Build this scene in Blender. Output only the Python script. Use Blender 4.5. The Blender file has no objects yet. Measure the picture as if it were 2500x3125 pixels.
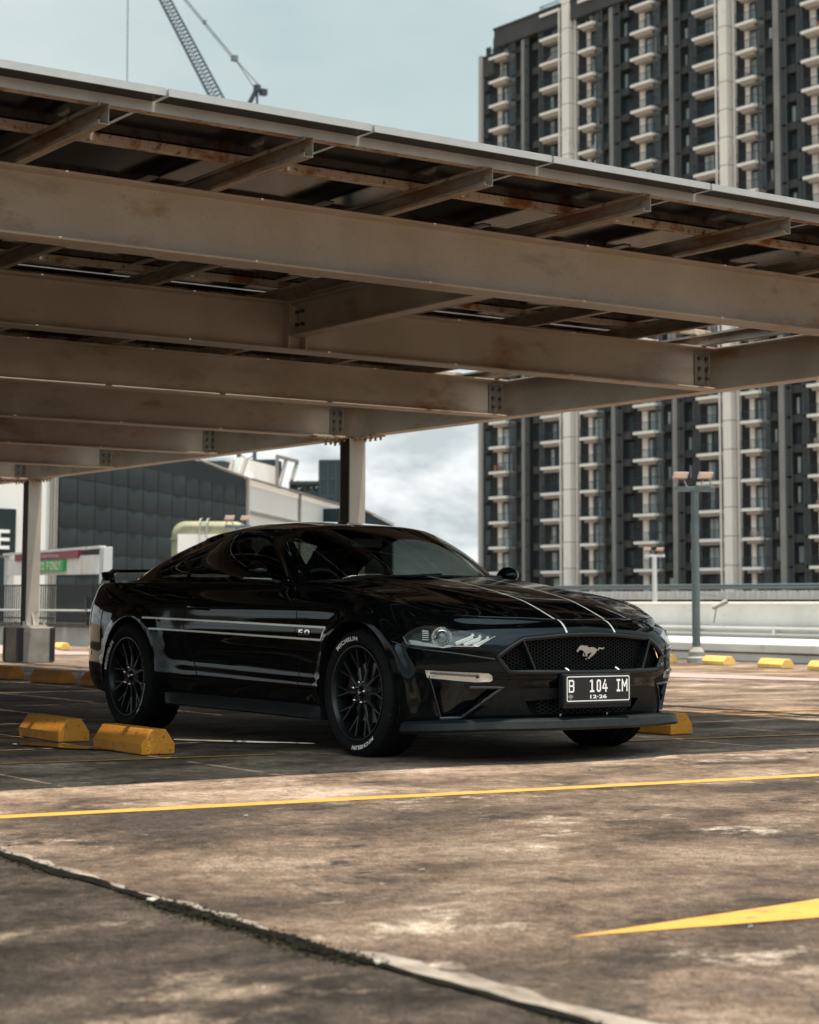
import bpy, bmesh, math, random
import numpy as np
from mathutils import Vector, Matrix, Quaternion
random.seed(7); rng=np.random.default_rng(7)
SC=bpy.context.scene
R=math.radians
# ------------------------------------------------ camera
CAMP=(8.7596,-6.5923,.7977)
F_PX=5839.7; YAW=2.539421; PITCH=.103226; ROLL=.0046
cam=bpy.data.cameras.new('camera'); camo=bpy.data.objects.new('camera',cam); SC.collection.objects.link(camo); SC.camera=camo
_cy,_sy,_cp,_sp=math.cos(YAW),math.sin(YAW),math.cos(PITCH),math.sin(PITCH)
_f=Vector((_cy*_cp,_sy*_cp,_sp)); _r=Vector((_sy,-_cy,0)); _u=_r.cross(_f)
_r2=math.cos(ROLL)*_r+math.sin(ROLL)*_u; _u2=-math.sin(ROLL)*_r+math.cos(ROLL)*_u
_m=Matrix((_r2,_u2,-_f)).transposed().to_4x4(); _m.translation=Vector(CAMP); camo.matrix_world=_m
cam.sensor_fit='VERTICAL'; cam.sensor_height=36; cam.lens=36*F_PX/3125
cam.shift_x=0; cam.shift_y=-312.5/3125
cam.clip_start=.1; cam.clip_end=4000
cam.dof.use_dof=True; cam.dof.focus_distance=10.0; cam.dof.aperture_fstop=4.5
# ------------------------------------------------ world + sun
SUN_AZ=R(40); SUN_EL=R(82.5)      # heading towards the sun, measured from +x to +y
W=bpy.data.worlds.new('World'); SC.world=W; W.use_nodes=True
nt=W.node_tree; nt.nodes.clear()
def N(t,k,**kw):
    n=t.nodes.new(k)
    for a,b in kw.items(): setattr(n,a,b)
    return n
wo=N(nt,'ShaderNodeOutputWorld'); bg=N(nt,'ShaderNodeBackground'); nt.links.new(bg.outputs[0],wo.inputs[0])
sky=N(nt,'ShaderNodeTexSky',sky_type='NISHITA'); sky.sun_disc=False; sky.sun_elevation=SUN_EL; sky.sun_rotation=R(90)-SUN_AZ
sky.air_density=1.3; sky.dust_density=3.0; sky.ozone_density=1.0
tc=N(nt,'ShaderNodeTexCoord'); 
mpn=N(nt,'ShaderNodeMapping'); mpn.inputs['Scale'].default_value=(1,1,2.2)
nz=N(nt,'ShaderNodeTexNoise'); nz.inputs['Scale'].default_value=15; nz.inputs['Detail'].default_value=9; nz.inputs['Roughness'].default_value=.56; nz.inputs['Distortion'].default_value=.25
nt.links.new(tc.outputs['Generated'],mpn.inputs[0]); nt.links.new(mpn.outputs[0],nz.inputs['Vector'])
# bright and grey parts of the low cloud bank
cr=N(nt,'ShaderNodeValToRGB'); cr.color_ramp.elements[0].position=.40; cr.color_ramp.elements[0].color=(5.6,6.2,6.4,1); cr.color_ramp.elements[1].position=.60; cr.color_ramp.elements[1].color=(9.9,10.2,10.2,1)
nt.links.new(nz.outputs[0],cr.inputs[0])
sx=N(nt,'ShaderNodeSeparateXYZ'); nt.links.new(tc.outputs['Generated'],sx.inputs[0])
mr=N(nt,'ShaderNodeMapRange'); mr.interpolation_type='SMOOTHSTEP'; mr.inputs['From Min'].default_value=.05; mr.inputs['From Max'].default_value=.20; mr.inputs['To Min'].default_value=1; mr.inputs['To Max'].default_value=0
nt.links.new(sx.outputs['Z'],mr.inputs['Value'])
# thin veil higher up
veil=N(nt,'ShaderNodeMix',data_type='RGBA'); veil.inputs['Factor'].default_value=.88; veil.inputs['B'].default_value=(5.7,6.9,6.85,1)
nt.links.new(sky.outputs[0],veil.inputs['A'])
n2=N(nt,'ShaderNodeTexNoise'); n2.inputs['Scale'].default_value=3.5; n2.inputs['Detail'].default_value=7; n2.inputs['Roughness'].default_value=.5; nt.links.new(mpn.outputs[0],n2.inputs['Vector'])
vr=N(nt,'ShaderNodeMix',data_type='RGBA'); vr.inputs['A'].default_value=(4.9,6.2,6.3,1); vr.inputs['B'].default_value=(7.2,7.9,7.7,1); vm=N(nt,'ShaderNodeMapRange'); vm.inputs['From Min'].default_value=.38; vm.inputs['From Max'].default_value=.64; nt.links.new(n2.outputs[0],vm.inputs['Value']); nt.links.new(vm.outputs[0],vr.inputs['Factor']); nt.links.new(vr.outputs['Result'],veil.inputs['B'])
mix=N(nt,'ShaderNodeMix',data_type='RGBA'); nt.links.new(mr.outputs[0],mix.inputs['Factor']); nt.links.new(veil.outputs['Result'],mix.inputs['A']); nt.links.new(cr.outputs[0],mix.inputs['B'])
# unseen sky behind the camera, brightened to add light on facades and beams
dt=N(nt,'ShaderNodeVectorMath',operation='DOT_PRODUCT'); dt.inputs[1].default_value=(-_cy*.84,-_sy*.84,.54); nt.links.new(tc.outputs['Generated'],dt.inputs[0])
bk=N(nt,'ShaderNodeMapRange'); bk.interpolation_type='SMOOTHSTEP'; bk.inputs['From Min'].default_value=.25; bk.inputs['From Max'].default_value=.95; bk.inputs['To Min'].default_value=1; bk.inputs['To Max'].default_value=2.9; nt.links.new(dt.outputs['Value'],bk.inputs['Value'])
# the low cloud bank is white ahead and dimmed out of view behind to cut fill light
df=N(nt,'ShaderNodeVectorMath',operation='DOT_PRODUCT'); df.inputs[1].default_value=(_cy,_sy,0); nt.links.new(tc.outputs['Generated'],df.inputs[0])
bf=N(nt,'ShaderNodeMapRange'); bf.interpolation_type='SMOOTHSTEP'; bf.inputs['From Min'].default_value=.0; bf.inputs['From Max'].default_value=.8; bf.inputs['To Min'].default_value=.75; bf.inputs['To Max'].default_value=1; nt.links.new(df.outputs['Value'],bf.inputs['Value'])
lo=N(nt,'ShaderNodeMapRange'); lo.interpolation_type='SMOOTHSTEP'; lo.inputs['From Min'].default_value=.22; lo.inputs['From Max'].default_value=.45; lo.inputs['To Min'].default_value=0; lo.inputs['To Max'].default_value=1; nt.links.new(sx.outputs['Z'],lo.inputs['Value'])
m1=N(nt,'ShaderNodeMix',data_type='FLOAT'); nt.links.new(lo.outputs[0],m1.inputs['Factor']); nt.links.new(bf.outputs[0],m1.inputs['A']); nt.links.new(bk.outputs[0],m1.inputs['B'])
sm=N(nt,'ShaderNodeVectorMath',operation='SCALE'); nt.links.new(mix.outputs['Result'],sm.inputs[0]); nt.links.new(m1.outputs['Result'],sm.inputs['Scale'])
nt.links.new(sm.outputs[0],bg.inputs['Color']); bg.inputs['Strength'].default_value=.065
sl=bpy.data.lights.new('sun','SUN'); sl.energy=5.0; sl.angle=R(.6); sl.color=(1,.86,.70); so=bpy.data.objects.new('sun',sl); SC.collection.objects.link(so)
_sd=Vector((math.cos(SUN_AZ)*math.cos(SUN_EL),math.sin(SUN_AZ)*math.cos(SUN_EL),math.sin(SUN_EL)))
so.rotation_euler=_sd.to_track_quat('Z','Y').to_euler(); so.location=(0,0,30)
SC.view_settings.view_transform='Standard'; SC.view_settings.look='None'; SC.view_settings.exposure=0.70; SC.view_settings.gamma=1
SC.cycles.max_bounces=10; SC.cycles.glossy_bounces=5; SC.cycles.transmission_bounces=8; SC.cycles.transparent_max_bounces=12; SC.cycles.use_denoising=True
# ------------------------------------------------ helpers
def link(o,parent=None):
    SC.collection.objects.link(o)
    if parent is not None: o.parent=parent
    return o
def tag(o,label=None,cat=None,group=None,kind=None):
    if label: o['label']=label
    if cat: o['category']=cat
    if group: o['group']=group
    if kind: o['kind']=kind
    return o
def empty(name,loc=(0,0,0),rz=0,**k):
    o=bpy.data.objects.new(name,None); o.empty_display_size=.3; o.location=loc; o.rotation_euler=(0,0,rz); link(o); return tag(o,**k)
def mobj(name,V,F,mats,parent=None,smooth=False,mi=None):
    me=bpy.data.meshes.new(name); me.from_pydata([tuple(map(float,v)) for v in V],[],[tuple(int(i) for i in f) for f in F])
    if not isinstance(mats,(list,tuple)): mats=[mats]
    for m in mats: me.materials.append(m)
    if mi is not None: me.polygons.foreach_set('material_index',np.asarray(mi,dtype=np.int32))
    if smooth: me.polygons.foreach_set('use_smooth',np.ones(len(me.polygons),dtype=bool))
    me.update(); o=bpy.data.objects.new(name,me); return link(o,parent)
def smooth_by_angle(o,deg=35):
    me=o.data; bm=bmesh.new(); bm.from_mesh(me)
    for f in bm.faces: f.smooth=True
    a=R(deg)
    for e in bm.edges:
        if len(e.link_faces)==2: e.smooth=e.calc_face_angle(0)<a
        else: e.smooth=True
    bm.to_mesh(me); bm.free(); return o
class MB:
    def __init__(s): s.V=[];s.F=[];s.M=[]
    def add(s,V,F,m=0,mat=None):
        o=len(s.V)
        if mat is not None: V=[mat@Vector(v) for v in V]
        s.V+= [tuple(v) for v in V]; s.F+=[tuple(i+o for i in f) for f in F]; s.M+=[m]*len(F); return s
    def box(s,x0,x1,y0,y1,z0,z1,m=0,mat=None):
        V=[(x,y,z) for x in(x0,x1) for y in(y0,y1) for z in(z0,z1)]
        return s.add(V,[(0,1,3,2),(4,6,7,5),(0,4,5,1),(2,3,7,6),(0,2,6,4),(1,5,7,3)],m,mat)
    def cbox(s,c,d,m=0,mat=None):
        return s.box(c[0]-d[0]/2,c[0]+d[0]/2,c[1]-d[1]/2,c[1]+d[1]/2,c[2]-d[2]/2,c[2]+d[2]/2,m,mat)
    def bar(s,a,b,w,h=None,m=0,up=(0,0,1)):
        a=Vector(a);b=Vector(b);h=w if h is None else h; d=(b-a); L=d.length
        if L<1e-9: return s
        d/=L; u=Vector(up); r=d.cross(u)
        if r.length<1e-4: r=d.cross(Vector((1,0,0)))
        r.normalize(); u=r.cross(d)
        V=[p+r*(w/2*i)+u*(h/2*j) for p in(a,b) for i,j in((-1,-1),(1,-1),(1,1),(-1,1))]
        return s.add(V,[(3,2,1,0),(4,5,6,7),(0,1,5,4),(1,2,6,5),(2,3,7,6),(3,0,4,7)],m)
    def tube(s,path,r,n=10,m=0,closed=False,cap=True):
        P=[Vector(p) for p in path]; k=len(P); rr=r if isinstance(r,(list,tuple)) else [r]*k
        rings=[];prev=None
        for i,p in enumerate(P):
            if closed: t=(P[(i+1)%k]-P[i-1])
            else: t=(P[min(i+1,k-1)]-P[max(i-1,0)])
            t.normalize()
            if prev is None:
                u=t.cross(Vector((0,0,1)))
                if u.length<1e-3: u=t.cross(Vector((1,0,0)))
                u.normalize()
            else:
                u=prev-t*prev.dot(t); u.normalize()
            prev=u; w=t.cross(u)
            rings.append([p+u*(math.cos(2*math.pi*j/n)*rr[i])+w*(math.sin(2*math.pi*j/n)*rr[i]) for j in range(n)])
        V=[v for rg in rings for v in rg];F=[]
        for i in range(k if closed else k-1):
            a=i*n;b=((i+1)%k)*n
            for j in range(n): F.append((a+j,a+(j+1)%n,b+(j+1)%n,b+j))
        if cap and not closed: F.append(tuple(range(n))[::-1]); F.append(tuple((k-1)*n+j for j in range(n)))
        return s.add(V,F,m)
    def cyl(s,a,b,r,n=20,m=0,r2=None):
        return s.tube([a,b],[r,r if r2 is None else r2],n,m)
    def prism(s,poly,d0,d1,fn,m=0,caps=True):
        # poly: 2D points, fn(u,v,d)->3D
        n=len(poly);V=[fn(u,v,d0) for u,v in poly]+[fn(u,v,d1) for u,v in poly]
        F=[(i,(i+1)%n,n+(i+1)%n,n+i) for i in range(n)]
        if caps: F+= [tuple(range(n))[::-1],tuple(range(n,2*n))]
        return s.add(V,F,m)
    def lathe(s,prof,n=48,fn=None,m=0,closed=False):
        # prof: (r,d); axis d ; fn(a,b,d)->3D
        k=len(prof);V=[]
        for r_,d in prof:
            for j in range(n): V.append(fn(r_*math.cos(2*math.pi*j/n),r_*math.sin(2*math.pi*j/n),d))
        F=[]
        for i in range(k if closed else k-1):
            a=i*n;b=((i+1)%k)*n
            for j in range(n): F.append((a+j,a+(j+1)%n,b+(j+1)%n,b+j))
        return s.add(V,F,m)
    def build(s,name,mats,parent=None,smooth=None,bevel=None):
        o=mobj(name,s.V,s.F,mats,parent,mi=s.M)
        bm=bmesh.new(); bm.from_mesh(o.data); bmesh.ops.recalc_face_normals(bm,faces=bm.faces); bm.to_mesh(o.data); bm.free()
        if bevel:
            md=o.modifiers.new('b','BEVEL'); md.width=bevel; md.segments=2; md.limit_method='ANGLE'; md.angle_limit=R(40)
        if smooth: smooth_by_angle(o,smooth)
        return o
def text_geo(s,size=1.,ext=.0,sx=1.,spacing=1.,bold=0.,align='LEFT'):
    cu=bpy.data.curves.new('txt','FONT'); cu.body=s; cu.size=size; cu.extrude=ext; cu.space_character=spacing; cu.offset=bold; cu.align_x=align
    cu.resolution_u=3
    o=bpy.data.objects.new('txt',cu); SC.collection.objects.link(o); bpy.context.view_layer.update()
    me=o.to_mesh(); V=[(v.co.x*sx,v.co.y,v.co.z) for v in me.vertices]; F=[tuple(p.vertices) for p in me.polygons]
    o.to_mesh_clear(); bpy.data.objects.remove(o); bpy.data.curves.remove(cu)
    return V,F
# ------------------------------------------------ materials
MATS={}
def pm(name,col,rough=.5,metal=0.,spec=.5,coat=0.,coat_r=.03,trans=0.,ior=1.45,alpha=1.,emis=None):
    m=bpy.data.materials.new(name); m.use_nodes=True; b=m.node_tree.nodes['Principled BSDF']
    b.inputs['Base Color'].default_value=(*col,1); b.inputs['Roughness'].default_value=rough; b.inputs['Metallic'].default_value=metal
    b.inputs['Specular IOR Level'].default_value=spec; b.inputs['Coat Weight'].default_value=coat; b.inputs['Coat Roughness'].default_value=coat_r
    b.inputs['Transmission Weight'].default_value=trans; b.inputs['IOR'].default_value=ior; b.inputs['Alpha'].default_value=alpha
    if emis: b.inputs['Emission Color'].default_value=(*emis,1); b.inputs['Emission Strength'].default_value=1
    MATS[name]=m; return m
def noise_mat(name,stops,scale=3.,detail=8.,rough=.8,dist=0.,coords='Object',stretch=(1,1,1),bump=0.,bscale=40.,rr=None,extra=None,rn=.6,metal=0.,spec=.5):
    """Principled with a noise ramp. extra: list of (scale,detail,lo,hi,color,stretch) overlays"""
    m=pm(name,(1,1,1),rough,metal,spec); t=m.node_tree; b=t.nodes['Principled BSDF']
    tc=N(t,'ShaderNodeTexCoord'); mp=N(t,'ShaderNodeMapping'); mp.inputs['Scale'].default_value=stretch; t.links.new(tc.outputs[coords],mp.inputs[0])
    n=N(t,'ShaderNodeTexNoise'); n.inputs['Scale'].default_value=scale; n.inputs['Detail'].default_value=detail; n.inputs['Roughness'].default_value=rn; n.inputs['Distortion'].default_value=dist
    t.links.new(mp.outputs[0],n.inputs['Vector'])
    r=N(t,'ShaderNodeValToRGB'); els=r.color_ramp.elements
    els[0].position,els[0].color=stops[0][0],(*stops[0][1],1); els[1].position,els[1].color=stops[-1][0],(*stops[-1][1],1)
    for p,c in stops[1:-1]: e=els.new(p); e.color=(*c,1)
    t.links.new(n.outputs[0],r.inputs[0]); col=r.outputs[0]; masks=[]
    for ex in (extra or []):
        sc_,de,lo,hi,c,st=ex[:6]
        mp2=N(t,'ShaderNodeMapping'); mp2.inputs['Scale'].default_value=st; mp2.inputs['Location'].default_value=(sc_*3.1,sc_*1.7,de*.9); t.links.new(tc.outputs[coords],mp2.inputs[0])
        n2=N(t,'ShaderNodeTexNoise'); n2.inputs['Scale'].default_value=sc_; n2.inputs['Detail'].default_value=de; n2.inputs['Roughness'].default_value=ex[6] if len(ex)>6 else .66; t.links.new(mp2.outputs[0],n2.inputs['Vector'])
        mr=N(t,'ShaderNodeMapRange'); mr.inputs['From Min'].default_value=lo; mr.inputs['From Max'].default_value=hi; t.links.new(n2.outputs[0],mr.inputs['Value'])
        mx=N(t,'ShaderNodeMix',data_type='RGBA'); t.links.new(mr.outputs[0],mx.inputs['Factor']); t.links.new(col,mx.inputs['A']); mx.inputs['B'].default_value=(*c,1); col=mx.outputs['Result']; masks.append(mr)
    t.links.new(col,b.inputs['Base Color'])
    if rr:
        m2=N(t,'ShaderNodeMapRange'); m2.inputs['From Min'].default_value=.3; m2.inputs['From Max'].default_value=.7; m2.inputs['To Min'].default_value=rr[0]; m2.inputs['To Max'].default_value=rr[1]; t.links.new(n.outputs[0],m2.inputs['Value']); t.links.new(m2.outputs[0],b.inputs['Roughness'])
    if bump:
        n3=N(t,'ShaderNodeTexNoise'); n3.inputs['Scale'].default_value=bscale; n3.inputs['Detail'].default_value=6; t.links.new(tc.outputs[coords],n3.inputs['Vector'])
        bp=N(t,'ShaderNodeBump'); bp.inputs['Strength'].default_value=bump; bp.inputs['Distance'].default_value=.01; t.links.new(n3.outputs[0],bp.inputs['Height']); t.links.new(bp.outputs[0],b.inputs['Normal'])
    return m
# ---- numpy body surfaces (shared by scene.py and offline tools)
import numpy as np
def pch(xs,ys,x):
    xs=np.asarray(xs,float);ys=np.asarray(ys,float);x=np.clip(np.asarray(x,float),xs[0],xs[-1])
    h=np.diff(xs);d=np.diff(ys)/h;m=np.zeros_like(ys)
    if len(xs)==2: m[:]=d[0]
    else:
        for i in range(1,len(xs)-1):
            if d[i-1]*d[i]>0:
                w1=2*h[i]+h[i-1];w2=h[i]+2*h[i-1];m[i]=(w1+w2)/(w1/d[i-1]+w2/d[i])
        m[0]=d[0];m[-1]=d[-1]
    i=np.clip(np.searchsorted(xs,x,side='right')-1,0,len(xs)-2)
    t=(x-xs[i])/h[i]
    return ((1+2*t)*(1-t)**2)*ys[i]+t*(1-t)**2*h[i]*m[i]+t*t*(3-2*t)*ys[i+1]+t*t*(t-1)*h[i]*m[i+1]
def D(d,x): return pch(list(d.keys()),list(d.values()),x)
def crom(P,s):
    P=np.asarray(P,float);n=len(P);s=np.clip(np.asarray(s,float),0,n-1);i=np.minimum(s.astype(int),n-2);t=(s-i)[...,None]
    E=np.vstack([2*P[0]-P[1],P,2*P[-1]-P[-2]])
    a,b,c,d=E[i],E[i+1],E[i+2],E[i+3]
    return .5*((2*b)+(c-a)*t+(2*a-5*b+4*c-d)*t*t+(3*b-a-3*c+d)*t**3)
def sst(a,b,x):
    t=np.clip((x-a)/(b-a),0,1);return t*t*(3-2*t)
OUT=[(.905,0),(.896,.20),(.862,.40),(.805,.57),(.72,.70),(.61,.80),(.48,.875),(.36,.912),(.20,.925),(0,.93),(-.2,.928),(-.45,.92),
 (-.75,.912),(-1.2,.908),(-1.7,.91),(-2.1,.918),(-2.4,.93),(-2.72,.935),(-3.0,.93),(-3.28,.905),(-3.50,.85),(-3.67,.74),(-3.78,.54),(-3.83,.3),(-3.845,0)]
OUTE=[(.896,-.20)]+OUT+[(-3.83,-.3)]
def outl(s): return crom(OUTE,np.asarray(s,float)+1)
def outn(s):
    e=.01;a=outl(s+e)-outl(s-e) if True else 0
    a=a/np.linalg.norm(a,axis=-1,keepdims=True);return np.stack([a[...,1],-a[...,0]],-1)
ZK=[{0:.235,4:.23,6:.20,8:.175,15:.185,18:.21,20:.25,24:.26},
 {0:.31,6:.29,9:.26,15:.27,20:.33,24:.34},
 {0:.395,6:.38,8:.35,12:.36,15:.375,20:.42,24:.44},
 {0:.445,6:.45,8:.45,9:.435,11:.425,12:.43,14:.455,15.5:.465,18:.48,20:.50,24:.52},
 {0:.52,6:.52,8:.53,11:.55,16:.56,20:.60,24:.62},
 {0:.60,4:.60,6:.60,8:.63,11:.655,16:.66,20:.70,24:.72},
 {0:.66,4:.655,6:.675,8:.72,11:.735,14:.75,17:.77,20:.80,24:.82},
 {0:.692,4:.69,6:.71,8:.775,10:.795,14:.81,17:.835,20:.855,24:.875},
 {0:.722,4:.712,6:.735,8:.825,10:.86,12:.885,14:.895,17:.912,20:.925,24:.945}]
OK=[{0:-.085,4:-.075,5:-.05,7:-.03,10:-.05,15:-.05,20:-.04,24:-.10},
 {0:-.06,4:-.05,6:-.02,8:-.01,10:-.022,11:-.034,15:-.034,16.2:-.01,20:-.01,24:-.03},
 {0:-.03,6:-.01,8:0,10:-.006,11:-.012,14:-.012,15.3:-.006,16:0,24:0},
 {0:0,6:0,8:0,10:-.012,11:-.023,14.6:-.023,15.5:-.008,16.5:0,24:-.01},
 {0:0,6:0,8:0,10:-.012,14:-.016,16:0,20:0,24:-.01},
 {0:-.005,6:.003,8:0,11:.004,14:.004,17:0,24:0},
 {0:-.012,4:-.02,6:-.018,8:-.008,11:-.006,14:-.004,17:-.010,20:-.012,24:0},
 {0:-.030,4:-.042,6:-.042,8:-.028,10:-.016,14:-.012,17:-.026,20:-.03,24:-.01},
 {0:-.06,4:-.075,6:-.085,8:-.058,10:-.052,12:-.052,14:-.052,17:-.062,20:-.06,24:-.02}]
O9={0:-.085,4:-.10,6:-.125,8:-.10,10:-.085,12:-.08,15:-.08,17:-.10,20:-.10,24:-.05}
O10={0:-.105,4:-.125,6:-.165,8:-.17,12:-.165,15:-.16,17:-.16,20:-.15,24:-.09}
ZS={-3.86:.95,-3.6:.958,-3.2:.962,-2.8:.962,-2.3:.958,-1.5:.952,-.9:.943,-.6:.928,-.3:.903,0:.872,.2:.842,.4:.795,.6:.748,.8:.722,.86:.715}
ZC={-3.86:.985,-3.6:1.0,-3.2:1.01,-2.8:1.01,-2.2:1.0,-1.5:1.0,-.8:.99,-.5:.975,-.3:.955,0:.918,.3:.868,.55:.815,.72:.765,.80:.738,.86:.715}
def ztop(x,y):
    x=np.asarray(x,float);y=np.abs(np.asarray(y,float))
    ye=np.interp(-x,[-.85,-.7,-.5,-.3,0,1.,2.5,3.2,3.5,3.8],[.5,.66,.74,.78,.81,.79,.80,.78,.72,.6])
    zs=D(ZS,x);zc=D(ZC,x);u=np.clip(y/ye,0,1.3)
    z=zs+(zc-zs)*(1-np.minimum(u,1)**2.6)-.06*np.clip(u-1,0,1)
    # hood power bulge crease
    yb=np.interp(x,[-.5,.75],[.56,.40])
    hb=.017*np.interp(x,[-.9,-.5,.5,.78],[0,1,1,0])
    z=z+hb*(1-sst(yb-.05,yb+.035,y))
    return z
AX=[(.03,.345),(-2.685,.348)]
def bodysurf(s,t):
    s=np.asarray(s,float);t=np.asarray(t,float)
    o=outl(s);n=outn(s)
    offs=np.stack([D(d,s) for d in OK]+[D(O9,s),D(O10,s)])
    zz=[D(d,s) for d in ZK]
    p9=o+n*offs[9][...,None];p10=o+n*offs[10][...,None]
    z9=ztop(p9[...,0],p9[...,1]);z10=ztop(p10[...,0],p10[...,1])
    zs=np.stack(zz+[z9,z10])
    # interpolate along t with cubic (catmull) per sample
    def tint(A):
        i=np.clip(t.astype(int),0,9);f=t-i
        def g(k):
            k=np.clip(k,0,10);return np.take_along_axis(A,k[None,...],0)[0]
        a,b,c,d=g(i-1),g(i),g(i+1),g(i+2)
        # limited tangents
        m1=.5*(c-a);m2=.5*(d-b);d1=c-b
        m1=np.where((b-a)*(c-b)<=0,0.35*m1,m1);m2=np.where((c-b)*(d-c)<=0,0.35*m2,m2)
        return (2*f**3-3*f**2+1)*b+(f**3-2*f**2+f)*m1+(-2*f**3+3*f**2)*c+(f**3-f**2)*m2
    off=tint(offs);z=tint(zs)
    P=o+n*off[...,None]
    zt=ztop(P[...,0],P[...,1]);w=sst(8.3,9.0,t);z=z*(1-w)+zt*w
    # arch flares
    fl=0
    for ax,az in AX:
        r=np.hypot(P[...,0]-ax,z-az)
        f=(1-sst(.412,.475,r))*np.where(z>.15,1,0)
        f=f*(np.abs(P[...,1])>.6)
        fl=fl+.024*f
    P=P+n*np.asarray(fl)[...,None]
    return np.concatenate([P,z[...,None]],-1)
# greenhouse rings
GB=[(-.50,0,.965),(-.535,.3,.958),(-.66,.55,.945),(-.82,.69,.935),(-.90,.765,.932),(-1.3,.795,.94),(-1.8,.80,.948),(-2.3,.785,.955),(-2.85,.735,.965),(-3.15,.66,.98),(-3.28,.5,1.01),(-3.33,0,1.03)]
GT=[(-1.16,0,1.300),(-1.18,.25,1.293),(-1.255,.45,1.275),(-1.35,.545,1.252),(-1.43,.585,1.245),(-1.62,.60,1.262),(-1.9,.60,1.265),(-2.22,.585,1.217),(-2.46,.55,1.19),(-2.58,.48,1.226),(-2.62,.35,1.255),(-2.64,0,1.283)]
GBE=[(-.535,-.3,.958)]+GB+[(-3.28,-.5,1.01)];GTE=[(-1.18,-.25,1.293)]+GT+[(-2.62,-.35,1.255)]
ZR={-2.75:1.262,-2.6:1.288,-2.3:1.330,-2.0:1.350,-1.7:1.346,-1.4:1.324,-1.2:1.305,-1.05:1.275}
def zroof(x,y):
    y=np.abs(y);ye=np.interp(x,[-2.7,-2.4,-1.9,-1.4,-1.15],[.52,.57,.61,.60,.56])
    return D(ZR,x)-.085*(y/ye)**2.6*np.interp(x,[-2.7,-2.4,-1.9,-1.3],[.75,1.,1.,.75])
def gsurf(q,t):
    q=np.asarray(q,float);t=np.asarray(t,float)
    b=crom(GBE,q+1);a=crom(GTE,q+1)
    e=.02;m=lambda q:.5*(crom(GBE,q+1)+crom(GTE,q+1))
    tg=m(q+e)-m(q-e);nn=np.stack([tg[...,1],-tg[...,0]],-1);nn/=np.linalg.norm(nn,axis=-1,keepdims=True)
    tt=np.clip(t,0,1)[...,None]
    P=b+(a-b)*tt
    bul=np.interp(q,[0,2.5,3.5,4.5,8,9,11],[.028,.028,.02,.022,.022,.02,.03])[...,None]*4*tt*(1-tt)
    P=P.copy();P[...,:2]+=nn*bul
    P[...,2]+=bul[...,0]*.5
    # roll onto roof
    ins=(np.clip(t,1,2)-1)*.11
    P[...,:2]-=nn*ins[...,None]
    w=sst(1.0,1.5,t);zr=zroof(P[...,0],P[...,1])
    P[...,2]=np.where(t>1,P[...,2]*(1-w)+zr*w,P[...,2])
    return P
# ------------------------------------------------ the car
PAINT=pm('black_paint',(.0012,.0018,.0022),.035,0,.42)
PAINT.node_tree.nodes['Principled BSDF'].inputs['Specular Tint'].default_value=(.74,.90,1.,1)
PLAST=noise_mat('matt_black_plastic',[(.35,(.006,.008,.009)),(.65,(.011,.014,.016))],30,4,rough=.45,spec=.28,bump=.12,bscale=300)
RUB=noise_mat('tyre_rubber',[(.3,(.004,.0045,.005)),(.7,(.009,.0095,.010))],9,8,rough=.75,spec=.22,extra=[(26,9,.60,.76,(.04,.04,.038),(1,1,1))],bump=.3,bscale=90)
RIM=pm('satin_black_alloy',(.0045,.006,.007),.33,0.,.5)
DARK=pm('dark_void',(.003,.004,.004),.85,0,.2)
WHITE=pm('white_pinstripe',(.90,.89,.86),.3,0,.5,.4)
CHR=pm('bright_chrome',(.83,.82,.80),.12,1.)
SATIN=pm('satin_silver',(.60,.57,.53),.28,1.)
GREY=pm('headlamp_grey',(.075,.085,.09),.3,.2)
LAMPW=pm('lamp_white',(.78,.78,.76),.25,.3)
RED=pm('red_reflector',(.35,.012,.008),.25,0,.5,1)
CALIP=pm('red_caliper',(.03,.005,.005),.45,0,.4)
STEEL=pm('brushed_disc',(.22,.22,.22),.35,.9)
def glassmat(name,tint,rough=.0,mixf=.0):
    m=bpy.data.materials.new(name); m.use_nodes=True; t=m.node_tree; t.nodes.clear()
    o=N(t,'ShaderNodeOutputMaterial'); tr=N(t,'ShaderNodeBsdfTransparent'); tr.inputs[0].default_value=(*tint,1)
    gl=N(t,'ShaderNodeBsdfGlossy'); gl.inputs['Roughness'].default_value=rough; gl.inputs['Color'].default_value=(1,1,1,1)
    fr=N(t,'ShaderNodeFresnel'); ge=N(t,'ShaderNodeNewGeometry'); mi=N(t,'ShaderNodeMapRange'); mi.inputs['To Min'].default_value=1.5; mi.inputs['To Max'].default_value=1/1.5; t.links.new(ge.outputs['Backfacing'],mi.inputs['Value']); t.links.new(mi.outputs[0],fr.inputs['IOR']); mx=N(t,'ShaderNodeMixShader')
    t.links.new(fr.outputs[0],mx.inputs[0]); t.links.new(tr.outputs[0],mx.inputs[1]); t.links.new(gl.outputs[0],mx.inputs[2]); t.links.new(mx.outputs[0],o.inputs[0]); return m
GLASS=glassmat('tinted_glass',(.10,.115,.108)); WGLASS=glassmat('windscreen_glass',(.74,.80,.77)); LENS=glassmat('clear_lens',(.93,.95,.95),.01)

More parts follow.
